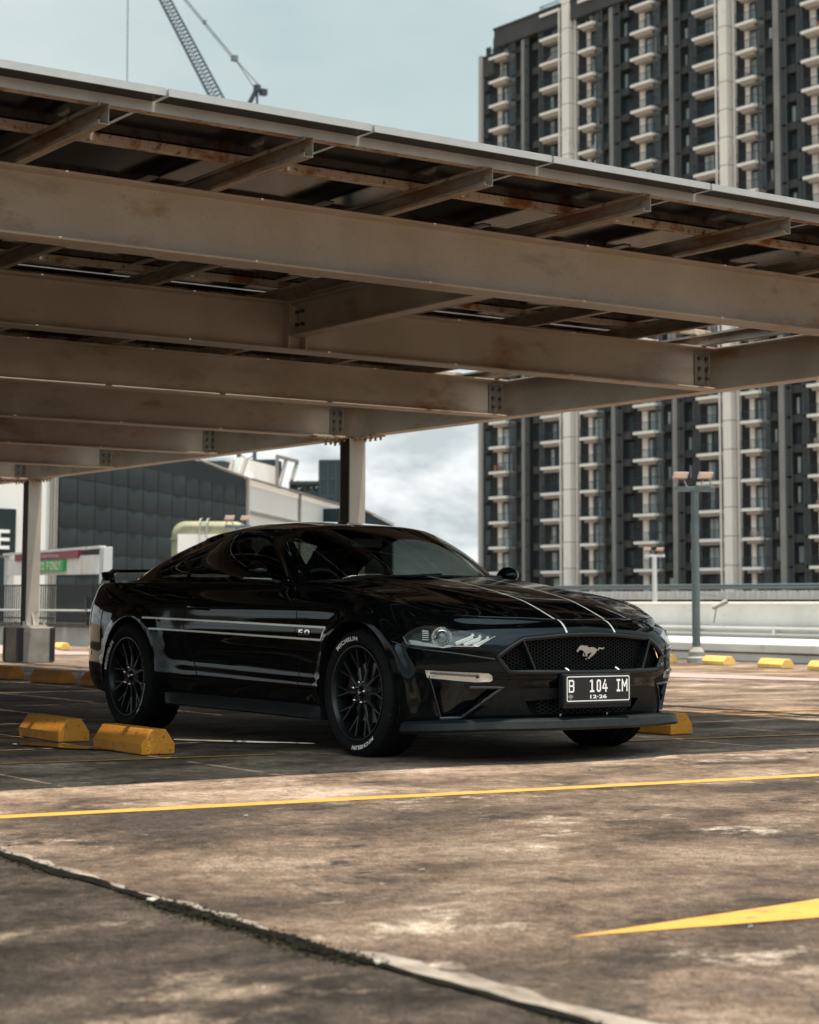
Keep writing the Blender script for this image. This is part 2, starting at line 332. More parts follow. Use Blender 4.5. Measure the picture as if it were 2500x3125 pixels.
class Flat:
    """grid in parameter space; polygons are cut into it, then it is mapped onto the surface"""
    def __init__(s,fn,s0,s1,ns,t0,t1,nt_):
        s.fn=fn; s.bm=bmesh.new(); bm=s.bm
        A=np.linspace(s0,s1,ns+1) if np.isscalar(ns) else np.asarray(ns); B=np.linspace(t0,t1,nt_+1) if np.isscalar(nt_) else np.asarray(nt_)
        vs=[[bm.verts.new((a,b,0)) for b in B] for a in A]
        for i in range(len(A)-1):
            for j in range(len(B)-1): bm.faces.new((vs[i][j],vs[i+1][j],vs[i+1][j+1],vs[i][j+1]))
        s.T=bm.faces.layers.int.new('tag'); s.K=bm.faces.layers.int.new('mat')
    @staticmethod
    def inside(x,y,poly):
        c=False;n=len(poly);j=n-1
        for i in range(n):
            xi,yi=poly[i];xj,yj=poly[j]
            if (yi>y)!=(yj>y) and x<(xj-xi)*(y-yi)/(yj-yi)+xi: c=not c
            j=i
        return c
    def cut(s,poly,tag_=None,mat=None,only=None):
        bm=s.bm;n=len(poly)
        xs=[p[0] for p in poly];ys=[p[1] for p in poly];m=.12
        for i in range(n):
            a=Vector((*poly[i],0));b=Vector((*poly[(i+1)%n],0)); d=b-a
            if d.length<1e-6: continue
            lo=(min(a.x,b.x),min(a.y,b.y));hi=(max(a.x,b.x),max(a.y,b.y)); no=Vector((-d.y,d.x,0)).normalized()
            fs=[]
            for f in bm.faces:
                v=f.verts; fx=[q.co.x for q in v]
                if max(fx)<lo[0]-1e-6 or min(fx)>hi[0]+1e-6: continue
                fy=[q.co.y for q in v]
                if max(fy)<lo[1]-1e-6 or min(fy)>hi[1]+1e-6: continue
                ds=[(q.co-a).dot(no) for q in v]
                if min(ds)<-1e-6 and max(ds)>1e-6: fs.append(f)
            if fs:
                g=set(fs)
                for f in fs: g.update(f.edges); g.update(f.verts)
                bmesh.ops.bisect_plane(bm,geom=list(g),plane_co=a,plane_no=no,dist=1e-6)
        x0,x1,y0,y1=min(xs),max(xs),min(ys),max(ys)
        for f in bm.faces:
            c=f.calc_center_median()
            if x0<=c.x<=x1 and y0<=c.y<=y1 and (only is None or f[s.T] in only) and s.inside(c.x,c.y,poly):
                if tag_ is not None: f[s.T]=tag_
                if mat is not None: f[s.K]=mat
    def strip(s,pts,w,h=None,mat=1,only=None):
        h=w if h is None else h
        for i in range(len(pts)-1):
            a=Vector(pts[i]);b=Vector(pts[i+1]);d=(b-a); 
            if d.length<1e-6: continue
            n=Vector((-d.y,d.x)).normalized(); n=Vector((n.x*w/2,n.y*h/2)); e=d.normalized(); e=Vector((e.x*w/2,e.y*h/2))
            s.cut([tuple(a-n-e),tuple(b-n+e),tuple(b+n+e),tuple(a+n-e)],mat=mat,only=only)
    def out(s,name,tags,mats,parent,sides=(-1,),depth=None,wall=False,thick=0):
        """objects for the faces with these tags on each side (y sign)"""
        res=[]
        fs=[f for f in s.bm.faces if f[s.T] in tags]; vid={};vl=[]
        F=[];M=[]
        for f in fs:
            ids=[]
            for v in f.verts:
                if v not in vid: vid[v]=len(vl); vl.append((v.co.x,v.co.y))
                ids.append(vid[v])
            F.append(ids);M.append(f[s.K])
        A=np.array(vl); P=s.fn(A[:,0],A[:,1])
        if depth:
            e=.01; a=s.fn(A[:,0]+e,A[:,1])-s.fn(A[:,0]-e,A[:,1]); b=s.fn(A[:,0],A[:,1]+e)-s.fn(A[:,0],A[:,1]-e)
            n=np.cross(a,b); n/=np.linalg.norm(n,axis=1,keepdims=True)+1e-12
            P2=P-n*depth
        for sg in sides:
            def mir(P): Q=P.copy(); Q[:,1]*=sg; return Q
            if depth:
                FF=[list(f) for f in F];MM=list(M);V=list(mir(P2))
                if wall:
                    from collections import Counter
                    ec=Counter();
                    for f in F:
                        for i in range(len(f)): ec[tuple(sorted((f[i],f[(i+1)%len(f)])))]+=1
                    off=len(V); V+=list(mir(P))
                    for (i,j),c in ec.items():
                        if c==1: FF.append([i,j,j+off,i+off]); MM.append(0)
            else: V=list(mir(P));FF=F;MM=M
            o=mobj(name,V,FF,mats,parent,smooth=True,mi=MM)
            bm=bmesh.new(); bm.from_mesh(o.data); bmesh.ops.remove_doubles(bm,verts=bm.verts,dist=1e-5); bmesh.ops.recalc_face_normals(bm,faces=bm.faces)
            for e_ in bm.edges:
                if len(e_.link_faces)==2 and e_.calc_face_angle(0)>R(42): e_.smooth=False
            bm.to_mesh(o.data); bm.free(); res.append(o)
        return res
def inv_xz(X,Z,s0,t0,fn=bodysurf):
    s,t=s0,t0
    for _ in range(25):
        P=fn(np.array([s,s+.01,s]),np.array([t,t,t+.01]))
        r=np.array([X-P[0,0],Z-P[0,2]]); J=np.array([[P[1,0]-P[0,0],P[2,0]-P[0,0]],[P[1,2]-P[0,2],P[2,2]-P[0,2]]])/.01
        try: d=np.linalg.solve(J,r)
        except Exception: break
        d=np.clip(d,-.4,.4); s+=d[0]; t=min(max(t+d[1],.0),9.9)
        if np.abs(d).max()<1e-5: break
    return float(s),float(t)
def side(X,Z):
    s0=float(np.interp(-X,[-.5,-.36,-.2,0,.2,.45,.75,1.2,1.7,2.1,2.4,2.72,3.0,3.28,3.5],[6,7,8,9,10,11,12,13,14,15,16,17,18,19,20]))
    t0=float(np.interp(Z,[.19,.26,.36,.44,.54,.65,.74,.80,.88,.94],[0,1,2,3,4,5,6,7,8,9])); return inv_xz(X,Z,s0,t0)
def dens(poly,k=6,closed=True):
    o=[];n=len(poly)
    for i in range(n if closed else n-1):
        a=poly[i];b=poly[(i+1)%n]
        for j in range(k): o.append((a[0]+(b[0]-a[0])*j/k,a[1]+(b[1]-a[1])*j/k))
    if not closed: o.append(poly[-1])
    return o
def sidepoly(pts,k=5,closed=True): return [side(*q) for q in dens(pts,k,closed)]
S=lambda s,t,sg=-1: Vector((lambda P:(P[0],P[1]*sg,P[2]))(bodysurf(np.array([s]),np.array([t]))[0]))

CAR=empty('sports_car',(0,0,0),label='glossy black two-door coupe with thin white stripes parked under the steel carport',cat='car')
# tags: 0 shell 1 front bumper 2 door 3 headlamp 4 drl 5 grille hole 6 intake 7 arch 8 scoop 9 rear bumper
FB=Flat(bodysurf,0,24,np.concatenate([np.arange(0,12,.1),np.arange(12,24.01,.15)]),0,10,np.arange(0,10.01,.125))
bump=[(0,-.1),(7.6,-.1),(6.5,4.1),(7.0,5.2),(6.57,5.6),(6.2,6.0),(5.64,7.2),(5.0,7.5),(3.0,8.0),(2.6,10.1),(-.1,10.1)]
FB.cut(bump,1)
DOOR=[(-.64,.885),(-.626,.245),(-1.689,.262),(-1.80,.34),(-1.893,.458),(-1.973,.586),(-1.995,.816),(-2.0,.905)]
dp=sidepoly(DOOR,5); FB.cut([(a,9.2 if DOOR and abs(b)>8.2 else b) for a,b in dp],2,only=[0])
FB.cut([(18.9,-.1),(24.1,-.1),(24.1,10.1),(22.5,10.1),(20.4,7.2),(18.9,7.0)],9)
GR=[(-.1,6.05),(.81,6.0),(2.15,5.62),(2.96,4.32),(2.60,3.32),(-.1,3.25)]
FB.cut(GR,5)
FB.cut([(-.1,.35),(1.75,.35),(2.0,1.15),(-.1,1.35)],6)
HL=[(6.50,5.5),(6.18,6.02),(5.64,7.05),(5.22,7.2),(3.96,6.62),(3.03,5.95),(3.6,5.02),(4.47,5.02),(4.8,4.9),(6.27,5.12)]
FB.cut(HL,3); FB.cut([(6.6,5.42),(6.0,5.5),(5.3,5.32),(4.55,5.28),(4.4,4.8),(6.6,4.9)],mat=1,only=[3])
DRL=[(5.50,3.38),(3.26,3.22),(3.15,3.05),(3.13,2.65),(3.22,2.5),(3.72,2.46),(5.42,2.80)]
FB.cut(DRL,4)
SCP=[(5.30,2.05),(4.77,2.2),(3.9,2.05),(2.76,2.0),(4.30,.12),(5.05,.25)]
FB.cut(SCP,8)
FB.cut([(-.1,.30),(3.9,.30),(3.2,1.05),(2.70,1.80),(2.3,1.92),(-.1,1.80)],10,only=[1])
for ax,ro,srange in ((.02,.382,8.5),(-2.695,.388,17)):
    az=.345; P=[]
    for k in range(49):
        a=math.pi*k/48; P.append(side(ax+ro*math.cos(a),az+ro*math.sin(a)))
    lo=[side(ax-ro,az-.06),side(ax-ro-.005,az-.12)]; 
    P=P+[(side(ax-ro,.25)[0],1.0),(side(ax-ro+.01,.2)[0],-.2),(side(ax+ro-.01,.2)[0],-.2),(side(ax+ro,.25)[0],1.0)]
    FB.cut(P,7)
# shut lines
FB.strip([side(*q) for q in dens(DOOR[:2],6,False)],.03,.05,2); 
FB.strip([side(*q) for q in dens(DOOR[1:],3,False)],.03,.05,2)
FB.strip([(7.0,5.2),(6.57,5.6)],.03,.04,2); FB.strip([(6.55,4.1),(7.0,5.2)],.03,.03,2)
FB.strip([(7.0,5.15),(6.3,4.95),(5.4,4.75),(4.17,4.5),(3.06,4.2)],.02,.035,2,only=[1])
FB.strip([side(-2.10,.97),side(-2.2,.96)],.02)
# white stripes on the flank
w=.0115
def wline(a,b,k=10):
    for i in range(k):
        q=[(a[0]+(b[0]-a[0])*j/k,a[1]+(b[1]-a[1])*j/k) for j in(i,i+1)]
        dx,dz=b[0]-a[0],b[1]-a[1]; L=math.hypot(dx,dz); nx,nz=-dz/L*w/2,dx/L*w/2
        FB.cut([side(q[0][0]-nx,q[0][1]-nz),side(q[1][0]-nx,q[1][1]-nz),side(q[1][0]+nx,q[1][1]+nz),side(q[0][0]+nx,q[0][1]+nz)],mat=1,only=[0,2])
wline((-.300,.687),(-2.50,.728)); wline((-.355,.617),(-2.40,.658)); wline((-.2985,.690),(-.357,.6135),2)
# stripes over the nose (y=+-.172)
for y0 in (.172,):
    s0=.172/.2*.97; FB.cut([(s0-.028,5.95),(s0+.028,5.95),(s0+.028,10.1),(s0-.028,10.1)],mat=1,only=[1]); FB.cut([(s0-.028,2.7),(s0+.028,2.7),(s0+.028,3.3),(s0-.028,3.3)],mat=1,only=[1])
    FB.cut([(s0-.028,.0),(s0+.028,.0),(s0+.028,.35),(s0-.028,.35)],mat=1,only=[1]); FB.cut([(24-.60,6),(24-.57,6),(24-.57,10.1),(24-.60,10.1)],mat=1)
BM=[PAINT,WHITE,DARK]
def both(objs,name_label=None): return objs
def merged(name,F,tags,mats,parent):
    o=F.out(name,tags,mats,parent,sides=(-1,1)); 
    a,b=o; bm=bmesh.new(); bm.from_mesh(a.data); bm.from_mesh(b.data); bmesh.ops.remove_doubles(bm,verts=bm.verts,dist=1e-4); bm.to_mesh(a.data); bm.free(); bpy.data.objects.remove(b); return a
SHELL=merged('body_shell',FB,[0],BM,CAR)
FBUMP=merged('front_bumper',FB,[1],BM,CAR); RBUMP=merged('rear_bumper',FB,[9],BM,CAR)
DOORS=FB.out('door',[2],BM,CAR,sides=(-1,1))
# scoop facets in the bumper corners: recessed, gloss black
LGP=merged('lower_grille_panel',FB,[10],[PLAST,WHITE,DARK],FBUMP)
SC8=FB.out('corner_scoop',[8],[PAINT,WHITE,DARK],FBUMP,sides=(-1,1),depth=.042,wall=True)
# headlamps
HLh=FB.out('headlight',[3],[GREY,pm('lamp_band',(.62,.63,.62),.35,.2),DARK],CAR,sides=(-1,1),depth=.045,wall=True)
for o,sg in zip(HLh,(-1,1)):
    FB.out('lens',[3],[LENS,LENS,LENS],o,sides=(sg,))
    def at(s,t,d):
        p=S(s,t,sg); a=S(s+.05,t,sg)-S(s-.05,t,sg); b=S(s,t+.05,sg)-S(s,t-.05,sg); n=a.cross(b)*(-sg); n.normalize()
        if n.x<0 and s<6: n=-n
        return p-n*d,n
    c,n=at(4.95,5.85,.018); 
    c+=Vector((0,0,.0))
    fwd=Vector((.9,.44*sg,0)).normalized()
    rt=Vector((-.44*sg,.9,0)).normalized(); upv=Vector((0,0,1))
    def fn(a,b,d): return tuple(c+rt*a+upv*b+fwd*d)
    m=MB(); m.lathe([(.032,-.02),(.038,.0),(.040,.005),(.036,.008),(.033,.005),(.031,-.01)],40,fn,0)
    m.lathe([(.0001,.006),(.012,.005),(.022,-.001),(.028,-.012)],32,fn,1)
    for k in range(40):
        a=2*math.pi*k/40
        if math.cos(a)*sg*-1>-.35 or True:
            m.add([fn(r*math.cos(a+da),r*math.sin(a+da),-.003) for r,da in((.043,-.035),(.055,-.025),(.055,.025),(.043,.035))],[(0,1,2,3)],2)
    m.build('projector_lamp',[CHR,pm('lens_blue_grey',(.05,.07,.08),.05,0,.5,1),LAMPW],o,smooth=40)
    # three slanted light bars
    m=MB()
    hl=lambda x,y:(3.96-.00229*(x-1100)-.0002*(y-300),6.7-.00026*(x-1100)-.00744*(y-300))
    for q in(((1150,345),(1160,392),(885,500)),((1262,365),(1275,410),(1015,512)),((1378,385),(1392,430),(1155,522))):
        m=MB(); pa,pb,pc=[at(*hl(*e),.014)[0] for e in q]
        m.bar(pa,pb,.013,.018); m.bar(pb,pc,.015,.020); m.build('light_bar',[LAMPW],o,bevel=.003)
    m=MB()
    m=MB()
    for i in range(6):
        a,_=at(5.72-.012*i,6.35-.17*i,.012); b,_=at(5.48-.012*i,6.35-.17*i,.012); m.bar(a,b,.004,.004)
    m.build('trim_rib',[LAMPW],o)
# daytime running bars
DR=FB.out('fog_light',[4],[CHR,WHITE,DARK],CAR,sides=(-1,1),depth=.022,wall=True)
BRONZE=pm('warm_chrome',(.90,.85,.80),.35,.6)
for o,sg in zip(DR,(-1,1)):
    o.data.materials[0]=BRONZE
    FB.out('lens',[4],[LENS]*3,o,sides=(sg,))
    m=MB(); m2=MB()
    for i in range(8):
        q=[S(5.30-.20*i-k,3.17-.022*i,sg) for k in(0,.20)]
        m.bar(q[0],q[1],.014,.011)
    m.build('led_segment',[pm('led_grey',(.12,.12,.13),.2,.3,.5,1)],o)
    c=S(3.62,2.95,sg)+Vector((.004,0,0)); m2.lathe([(.0001,.003),(.007,.002),(.010,-.003),(.011,-.01)],24,lambda a,b,d:(c.x+d,c.y+a,c.z+b),0); m2.build('fog_lens',[pm('fog_dark',(.04,.045,.05),.08,0,.5,1)],o,smooth=40)
# hood and rear deck as height fields inside the rolled-in edge
def edge_pts(s0,s1,k): 
    s=np.linspace(s0,s1,k); P=bodysurf(s,np.full(k,10.)); return [(float(a),float(b)) for a,b in P[:,:2]]
def topfn(x,y): return np.stack([x,y,ztop(x,y)],-1)
X=np.concatenate([np.arange(-.95,.86,.03),[.86]]); Y=np.arange(0,.87,.03)
FH=Flat(topfn,0,0,X,0,0,Y)
e1=edge_pts(0,12.4,90)
FH.cut([(e1[0][0],-.05)]+e1+[(e1[-1][0],-.05)],1)
e2=[(x,y) for x,y in crom([(b[0],b[1]) for b in GBE],np.linspace(1,5.2,40))]
FH.cut([(-.97,-.06),(-.51,-.06)]+[(a+.01,b) for a,b in e2]+[(-.97,.80)],5,only=[1])
FH.cut([(-1,-.05),(-1,.9),(-.56,.9),(-.56,.665),(-.47,.56),(-.405,.3),(-.39,-.05)],2,only=[1])
FH.cut([(-.9,.172-.006),(.9,.172-.006),(.9,.172+.006),(-.9,.172+.006)],mat=1,only=[1])
FH.strip([(-.40,.0),(-.405,.3),(-.47,.56),(-.56,.665)],.008,.008,2)
HOOD=merged('hood',FH,[1],BM,CAR)
COWL=merged('cowl_panel',FH,[2],[PLAST,PLAST,DARK],CAR)
X=np.arange(-3.86,-.7,.05)
FD=Flat(topfn,0,0,X,0,0,Y); e3=edge_pts(11.5,24,120)
FD.cut([(e3[0][0],-.05)]+e3+[(e3[-1][0],-.05)],1)
gb=crom([(b[0],b[1]) for b in GBE],np.linspace(4.2,12,80))
FD.cut([(-.69,-.05),(-.69,.76)]+[(float(a),float(b)-.012) for a,b in gb if b>.02]+[(-3.32,-.05)],5,only=[1])
FD.cut([(-3.31,.55),(-3.9,.62),(-3.9,-.1),(-3.31,-.1)],6,only=[1])
FD.cut([(-3.9,.166),(-3.3,.166),(-3.3,.178),(-3.9,.178)],mat=1,only=[6])
DECK=merged('deck_panel',FD,[1],BM,SHELL); TRUNK=merged('trunk_lid',FD,[6],BM,CAR)
# greenhouse
FG=Flat(gsurf,0,11,np.arange(0,11.001,.1),0,2,np.arange(0,2.001,.05))
FG.cut([(-.1,.02),(2.86,.02),(2.92,.93),(2.6,.955),(-.1,.965)],1)
FG.cut([(4.12,.06),(3.98,.3),(4.05,.62),(4.45,.84),(5.1,.935),(5.8,.94),(6.35,.88),(6.75,.76),(6.75,.06)],2)
FG.cut([(6.87,.06),(6.87,.72),(7.35,.45),(7.62,.12),(7.55,.06)],3)
FG.cut([(9.25,.06),(9.3,.95),(11.1,.95),(11.1,.06)],4)
FG.cut([(.655,1.),(.72,1.),(.72,2.1),(.655,2.1)],mat=1,only=[0])
GLM=[PAINT,WHITE,DARK]
ROOFS=merged('roof_pillars',FG,[0],GLM,SHELL)
merged('windscreen',FG,[1],[WGLASS]*3,CAR); FG.out('side_window',[2],[GLASS]*3,CAR,sides=(-1,1)); FG.out('quarter_window',[3],[GLASS]*3,CAR,sides=(-1,1)); merged('rear_window',FG,[4],[GLASS]*3,CAR)
def rooffn(x,y): return np.stack([x,y,zroof(x,y)],-1)
FR=Flat(rooffn,0,0,np.arange(-2.70,-1.10,.05),0,0,np.arange(0,.62,.03))
gt=gsurf(np.linspace(0,11,120),np.full(120,2.0)); FR.cut([(float(gt[0,0])+.005,-.05)]+[(float(a),float(b)+.002) for a,b in gt[:,:2]]+[(float(gt[-1,0])-.005,-.05)],1)
FR.cut([(-2.75,.166),(-1.1,.166),(-1.1,.178),(-2.75,.178)],mat=1,only=[1])
ROOF=merged('roof',FR,[1],BM,CAR)
# chrome-less window line seal along the roof
# splitter: swept blade
def sweep(name,prof,ss,mats,parent,t=0,off=0.,mat=0,smooth=30,zf=None):
    V=[];k=len(prof)
    full=[(-s,) for s in ss[::-1] if s>0]; pts=[]
    seq=[(s,-1) for s in ss[::-1]]+[(s,1) for s in ss if s>0]
    for s,sg in seq:
        o=outl(np.array([s]))[0];n=outn(np.array([s]))[0]
        for u,v in prof:
            u_=u; z=v+(zf(s) if zf else 0)
            V.append((o[0]+n[0]*u_,(o[1]+n[1]*u_)*sg,z))
    F=[]
    for i in range(len(seq)-1):
        for j in range(k): F.append((i*k+j,i*k+(j+1)%k,(i+1)*k+(j+1)%k,(i+1)*k+j))
    F.append(tuple(range(k))[::-1]);F.append(tuple((len(seq)-1)*k+j for j in range(k)))
    o=mobj(name,V,F,mats,parent); bm=bmesh.new(); bm.from_mesh(o.data); bmesh.ops.recalc_face_normals(bm,faces=bm.faces); bm.to_mesh(o.data); bm.free(); smooth_by_angle(o,smooth); return o
ss=list(np.arange(0,6.5,.2))
SPLIT=sweep('front_splitter',[(-.12,.230),(.005,.230),(.030,.217),(.042,.182),(.030,.168),(-.12,.160)],ss,[PLAST],CAR,zf=lambda s:-.022*max(0,(s-3.2)/3.2))
# grille: surround, honeycomb, posts, box behind
sc=lambda s,t,d=0:(lambda p:(p.x-d,p.y,p.z))(S(s,t,1))
half=[(0,6.05),(.81,6.0),(2.15,5.62),(2.96,4.32),(2.60,3.32),(0,3.25)]
pr=[S(a,b,1)+Vector((-.004,0,0)) for a,b in dens(half,8,False)]; loop=pr+[Vector((p.x,-p.y,p.z)) for p in pr[-2:0:-1]]
m=MB(); m.tube(loop,.0145,8,closed=True); GF=m.build('grille_surround',[pm('surround_black',(.006,.008,.009),.22,0,.5)],CAR,smooth=60)
xo=lambda y:float(np.interp(abs(y),[0,.2,.4,.57,.70],[.905,.896,.862,.805,.72]))
def zlim(y):
    y=abs(y); P=[(p.y,p.z) for p in pr]; zs_=[]
    for (a,za),(b,zb) in zip(P,P[1:]):
        if min(a,b)<=y<=max(a,b) and abs(a-b)>1e-6: zs_.append(za+(zb-za)*(y-a)/(b-a))
    return (min(zs_),max(zs_)) if len(zs_)>1 else None
HEXM=pm('grille_black',(.006,.008,.009),.42,0,.4); TRIMB=pm('satin_black_trim',(.006,.008,.009),.22,0,.5)
def honey(name,parent,y0,y1,z0,z1,depth,w,lim=None,th=.0028):
    m=MB(); h=w/math.sqrt(3); # flat-top cells: width 2h*.. 
    a=w/2/math.cos(R(30)); dx=1.5*a; dz=w*.82; E=set()
    i=0; ny=int((y1-y0)/dx)+2; nz_=int((z1-z0)/dz)+2
    for i in range(-1,ny):
        for j in range(-1,nz_):
            cy=y0+i*dx; cz=z0+j*dz+(dz/2 if i%2 else 0)
            P=[(cy+a*math.cos(R(60*k)),cz+a*math.sin(R(60*k))*dz/w) for k in range(6)]
            for k in range(6):
                p,q=P[k],P[(k+1)%6]; key=tuple(sorted(((round(p[0],4),round(p[1],4)),(round(q[0],4),round(q[1],4)))))
                if key in E: continue
                E.add(key); my,mz=(p[0]+q[0])/2,(p[1]+q[1])/2
                if not(y0<=my<=y1 and z0<=mz<=z1): continue
                if lim:
                    l=lim(my)
                    if l is None or mz<l[0] or mz>l[1]: continue
                m.bar((xo(p[0])-depth,p[0],p[1]),(xo(q[0])-depth,q[0],q[1]),.012,th,up=(0,0,1)) if abs(p[1]-q[1])<1e-4 else m.bar((xo(p[0])-depth,p[0],p[1]),(xo(q[0])-depth,q[0],q[1]),th,.012,up=(1,0,0))
    return m.build(name,[HEXM],parent)
GM=honey('grille_mesh',CAR,-.575,.575,.462,.655,.045,.0215,zlim)
for sg in(-1,1):
    m=MB(); m.bar((.835,sg*.435,.632),(.850,sg*.365,.470),.012,.05,up=(1,0,0)); m.build('grille_post',[MATS['surround_black']],GM,bevel=.003)
m=MB(); 
for i in range(24):
    ya,yb=-.56+i*1.12/24,-.56+(i+1)*1.12/24
    m.add([(xo(ya)-.07,ya,.42),(xo(yb)-.07,yb,.42),(xo(yb)-.07,yb,.70),(xo(ya)-.07,ya,.70)],[(0,1,2,3)])
    (m.add([(xo(ya)-.10,ya,.22),(xo(yb)-.10,yb,.22),(xo(yb)-.12,yb,.36),(xo(ya)-.12,ya,.36)],[(0,1,2,3)]) if abs(ya)<.36 else None)
m.box(.3,.58,-.45,.45,.24,.66); m.build('radiator_duct',[DARK],FBUMP)
honey('lower_mesh',FBUMP,-.30,.30,.250,.345,.075,.026)
# lower ledge with short trim strip under the plate
m=MB()
for y_ in(-.172,.172): m.bar((.876,y_,.487),(.903,y_,.474),.010,.004)
m.build('stripe_tab',[WHITE],GM)
# number plate
PB=pm('plate_black',(.012,.014,.016),.35,0,.5,.3); PW=pm('plate_white',(.92,.92,.90),.4)
px=.925;y0,y1,z0,z1=-.218,.230,.300,.452
m=MB(); m.box(px-.045,px,y0-.007,y1+.007,z0-.022,z1+.006); PL=m.build('number_plate',[PLAST],CAR,bevel=.006)
m=MB(); m.box(px,px+.004,y0,y1,z0,z1,0); m.build('plate_face',[PB],PL,bevel=.002)
m=MB(); a0,a1,b0,b1=y0+.010,y1-.008,z0+.014,z1-.007
def rrect(a0,a1,b0,b1,r,k=5):
    P=[]
    for cx,cy,s0_ in((a1-r,b1-r,0),(a0+r,b1-r,90),(a0+r,b0+r,180),(a1-r,b0+r,270)):
        for j in range(k+1): an=R(s0_+90*j/k); P.append((cx+r*math.cos(an),cy+r*math.sin(an)))
    return P
o_=rrect(a0,a1,b0,b1,.010); i_=rrect(a0+.005,a1-.005,b0+.005,b1-.005,.006); n=len(o_)
m.add([(px+.0055,a,b) for a,b in o_+i_],[(j,(j+1)%n,n+(j+1)%n,n+j) for j in range(n)])
def ptext(s,y,z,size,sx,bold=.02,fit=None,h=None):
    V,F=text_geo(s,1.,0,1.,1.,bold*0+.03)
    xs=[v[0] for v in V];ys=[v[1] for v in V]; w_=max(xs)-min(xs); hh=max(ys)-min(ys)
    k=fit/w_; kz=h/hh
    m.add([(px+.0058,y+(v[0]-min(xs))*k,z+(v[1]-min(ys))*kz) for v in V],F)
# characters placed one by one, tall and narrow
zc=.361; hc=.066
for ch,ya,wd in (('B',-0.1957,0.0369),('1',-0.0521,0.0272),('0',-0.0061,0.0301),('4',0.0323,0.0378),('I',0.1317,0.0252),('M',0.1671,0.0407)):
    if ch=='0':
        o2=rrect(ya,ya+wd,zc,zc+hc,.014);i2=rrect(ya+.0095,ya+wd-.0095,zc+.010,zc+hc-.010,.006);n=len(o2)
        m.add([(px+.0058,a,b) for a,b in o2+i2],[(j,(j+1)%n,n+(j+1)%n,n+j) for j in range(n)])
    elif ch in 'B4M':
        th=.0085; q={'B':[((0,0),(0,1)),((0,1),(.8,1)),((.8,1),(1,.88)),((1,.88),(1,.64)),((1,.64),(.8,.52)),((0,.52),(.8,.52)),((.8,.52),(1,.40)),((1,.40),(1,.12)),((1,.12),(.8,0)),((.8,0),(0,0))],'4':[((.55,1),(0,.34)),((0,.27),(1,.27)),((.70,0),(.70,.62))],'M':[((0,0),(0,1)),((1,0),(1,1)),((.02,.97),(.5,.42)),((.98,.97),(.5,.42))]}[ch]
        for e_,((ua,va),(ub,vb)) in enumerate(q):
            A_=Vector((px+.0058,ya+th/2+ua*(wd-th),zc+th/2+va*(hc-th)));B_=Vector((px+.0058,ya+th/2+ub*(wd-th),zc+th/2+vb*(hc-th))); d_=(B_-A_).normalized()*th*.5; n_=Vector((0,-d_.z,d_.y)); A_-=d_;B_+=d_
            X_=Vector((.00012*e_,0,0)); m.add([A_-n_+X_,B_-n_+X_,B_+n_+X_,A_+n_+X_],[(0,1,2,3)])
    elif ch=='I':
        for q in((ya+.0085,ya+wd-.0085,zc+.011,zc+hc-.011),(ya,ya+wd,zc,zc+.011),(ya,ya+wd,zc+hc-.011,zc+hc)): m.add([(px+.0058,q[0],q[2]),(px+.0058,q[1],q[2]),(px+.0058,q[1],q[3]),(px+.0058,q[0],q[3])],[(0,1,2,3)])
    elif ch=='1':
        for q in((ya+.010,ya+.0205,zc+.010,zc+hc-.004),(ya,ya+wd+.003,zc,zc+.010)): m.add([(px+.0058,q[0],q[2]),(px+.0058,q[1],q[2]),(px+.0058,q[1],q[3]),(px+.0058,q[0],q[3])],[(0,1,2,3)])
        m.add([(px+.0059,a,b) for a,b in((ya,zc+.060),(ya+.012,zc+hc),(ya+.0205,zc+hc),(ya+.0205,zc+.066),(ya,zc+.051))],[(0,1,2,3,4)])
    else: ptext(ch,ya,zc,1,1,fit=wd,h=hc)
ptext('12·26',-0.0507,.328,1,1,fit=.114,h=.020)
# small police crest reduced to its outline: shield, wings and ribbon
for q in ([(-.196,.347),(-.183,.352),(-.170,.347),(-.176,.334),(-.183,.328),(-.190,.334)],[(-.201,.346),(-.193,.341),(-.191,.329),(-.198,.335)],[(-.165,.346),(-.173,.341),(-.175,.329),(-.168,.335)],[(-.191,.326),(-.175,.326),(-.178,.320),(-.188,.320)]):
    m.add([(px+.0058,a,b) for a,b in q],[tuple(range(len(q)))],1)
m.build('plate_lettering',[PW,pm('crest_grey',(.22,.24,.25),.5)],PL)
# running horse emblem
H1=[(358,440),(378,418),(410,370),(440,310),(480,280),(520,235),(535,225),(535,250),(600,228),(595,248),(690,235),(680,258),(790,248),(760,285),(785,300),(860,318),(950,308),(1030,325),(1100,365),(1150,412),(1178,405),(1185,350),(1225,315),(1290,330),(1350,352),(1400,315),(1425,318),(1400,375),(1350,400),(1270,375),(1225,390),(1215,430),(1170,440),(1130,445),(1110,490),(1060,560),(990,620),(930,665),(890,690),(850,720),(865,765),(820,745),(790,728),(750,770),(700,770),(695,755),(780,700),(850,640),(900,570),(930,500),(880,530),(800,550),(760,560),(770,620),(790,660),(810,640),(835,645),(800,700),(760,690),(725,640),(690,650),(600,645),(590,610),(625,520),(650,530),(630,600),(660,625),(705,630),(700,580),(680,530),(640,500),(610,450),(560,410),(510,415),(460,410),(440,455),(405,490),(370,480)]
ky=.098*2/1067; 
def hz(u,v): return ((u-358)*(.192/1067)-.099,(770-v)*.000138+.531)
bm=bmesh.new()
vs=[bm.verts.new((.872,*hz(u,v))) for u,v in H1]; f=bm.faces.new(vs)
bmesh.ops.triangulate(bm,faces=[f]); r_=bmesh.ops.extrude_face_region(bm,geom=list(bm.faces)); 
for v in r_['geom']:
    if isinstance(v,bmesh.types.BMVert): v.co.x+=.007
bmesh.ops.recalc_face_normals(bm,faces=bm.faces)
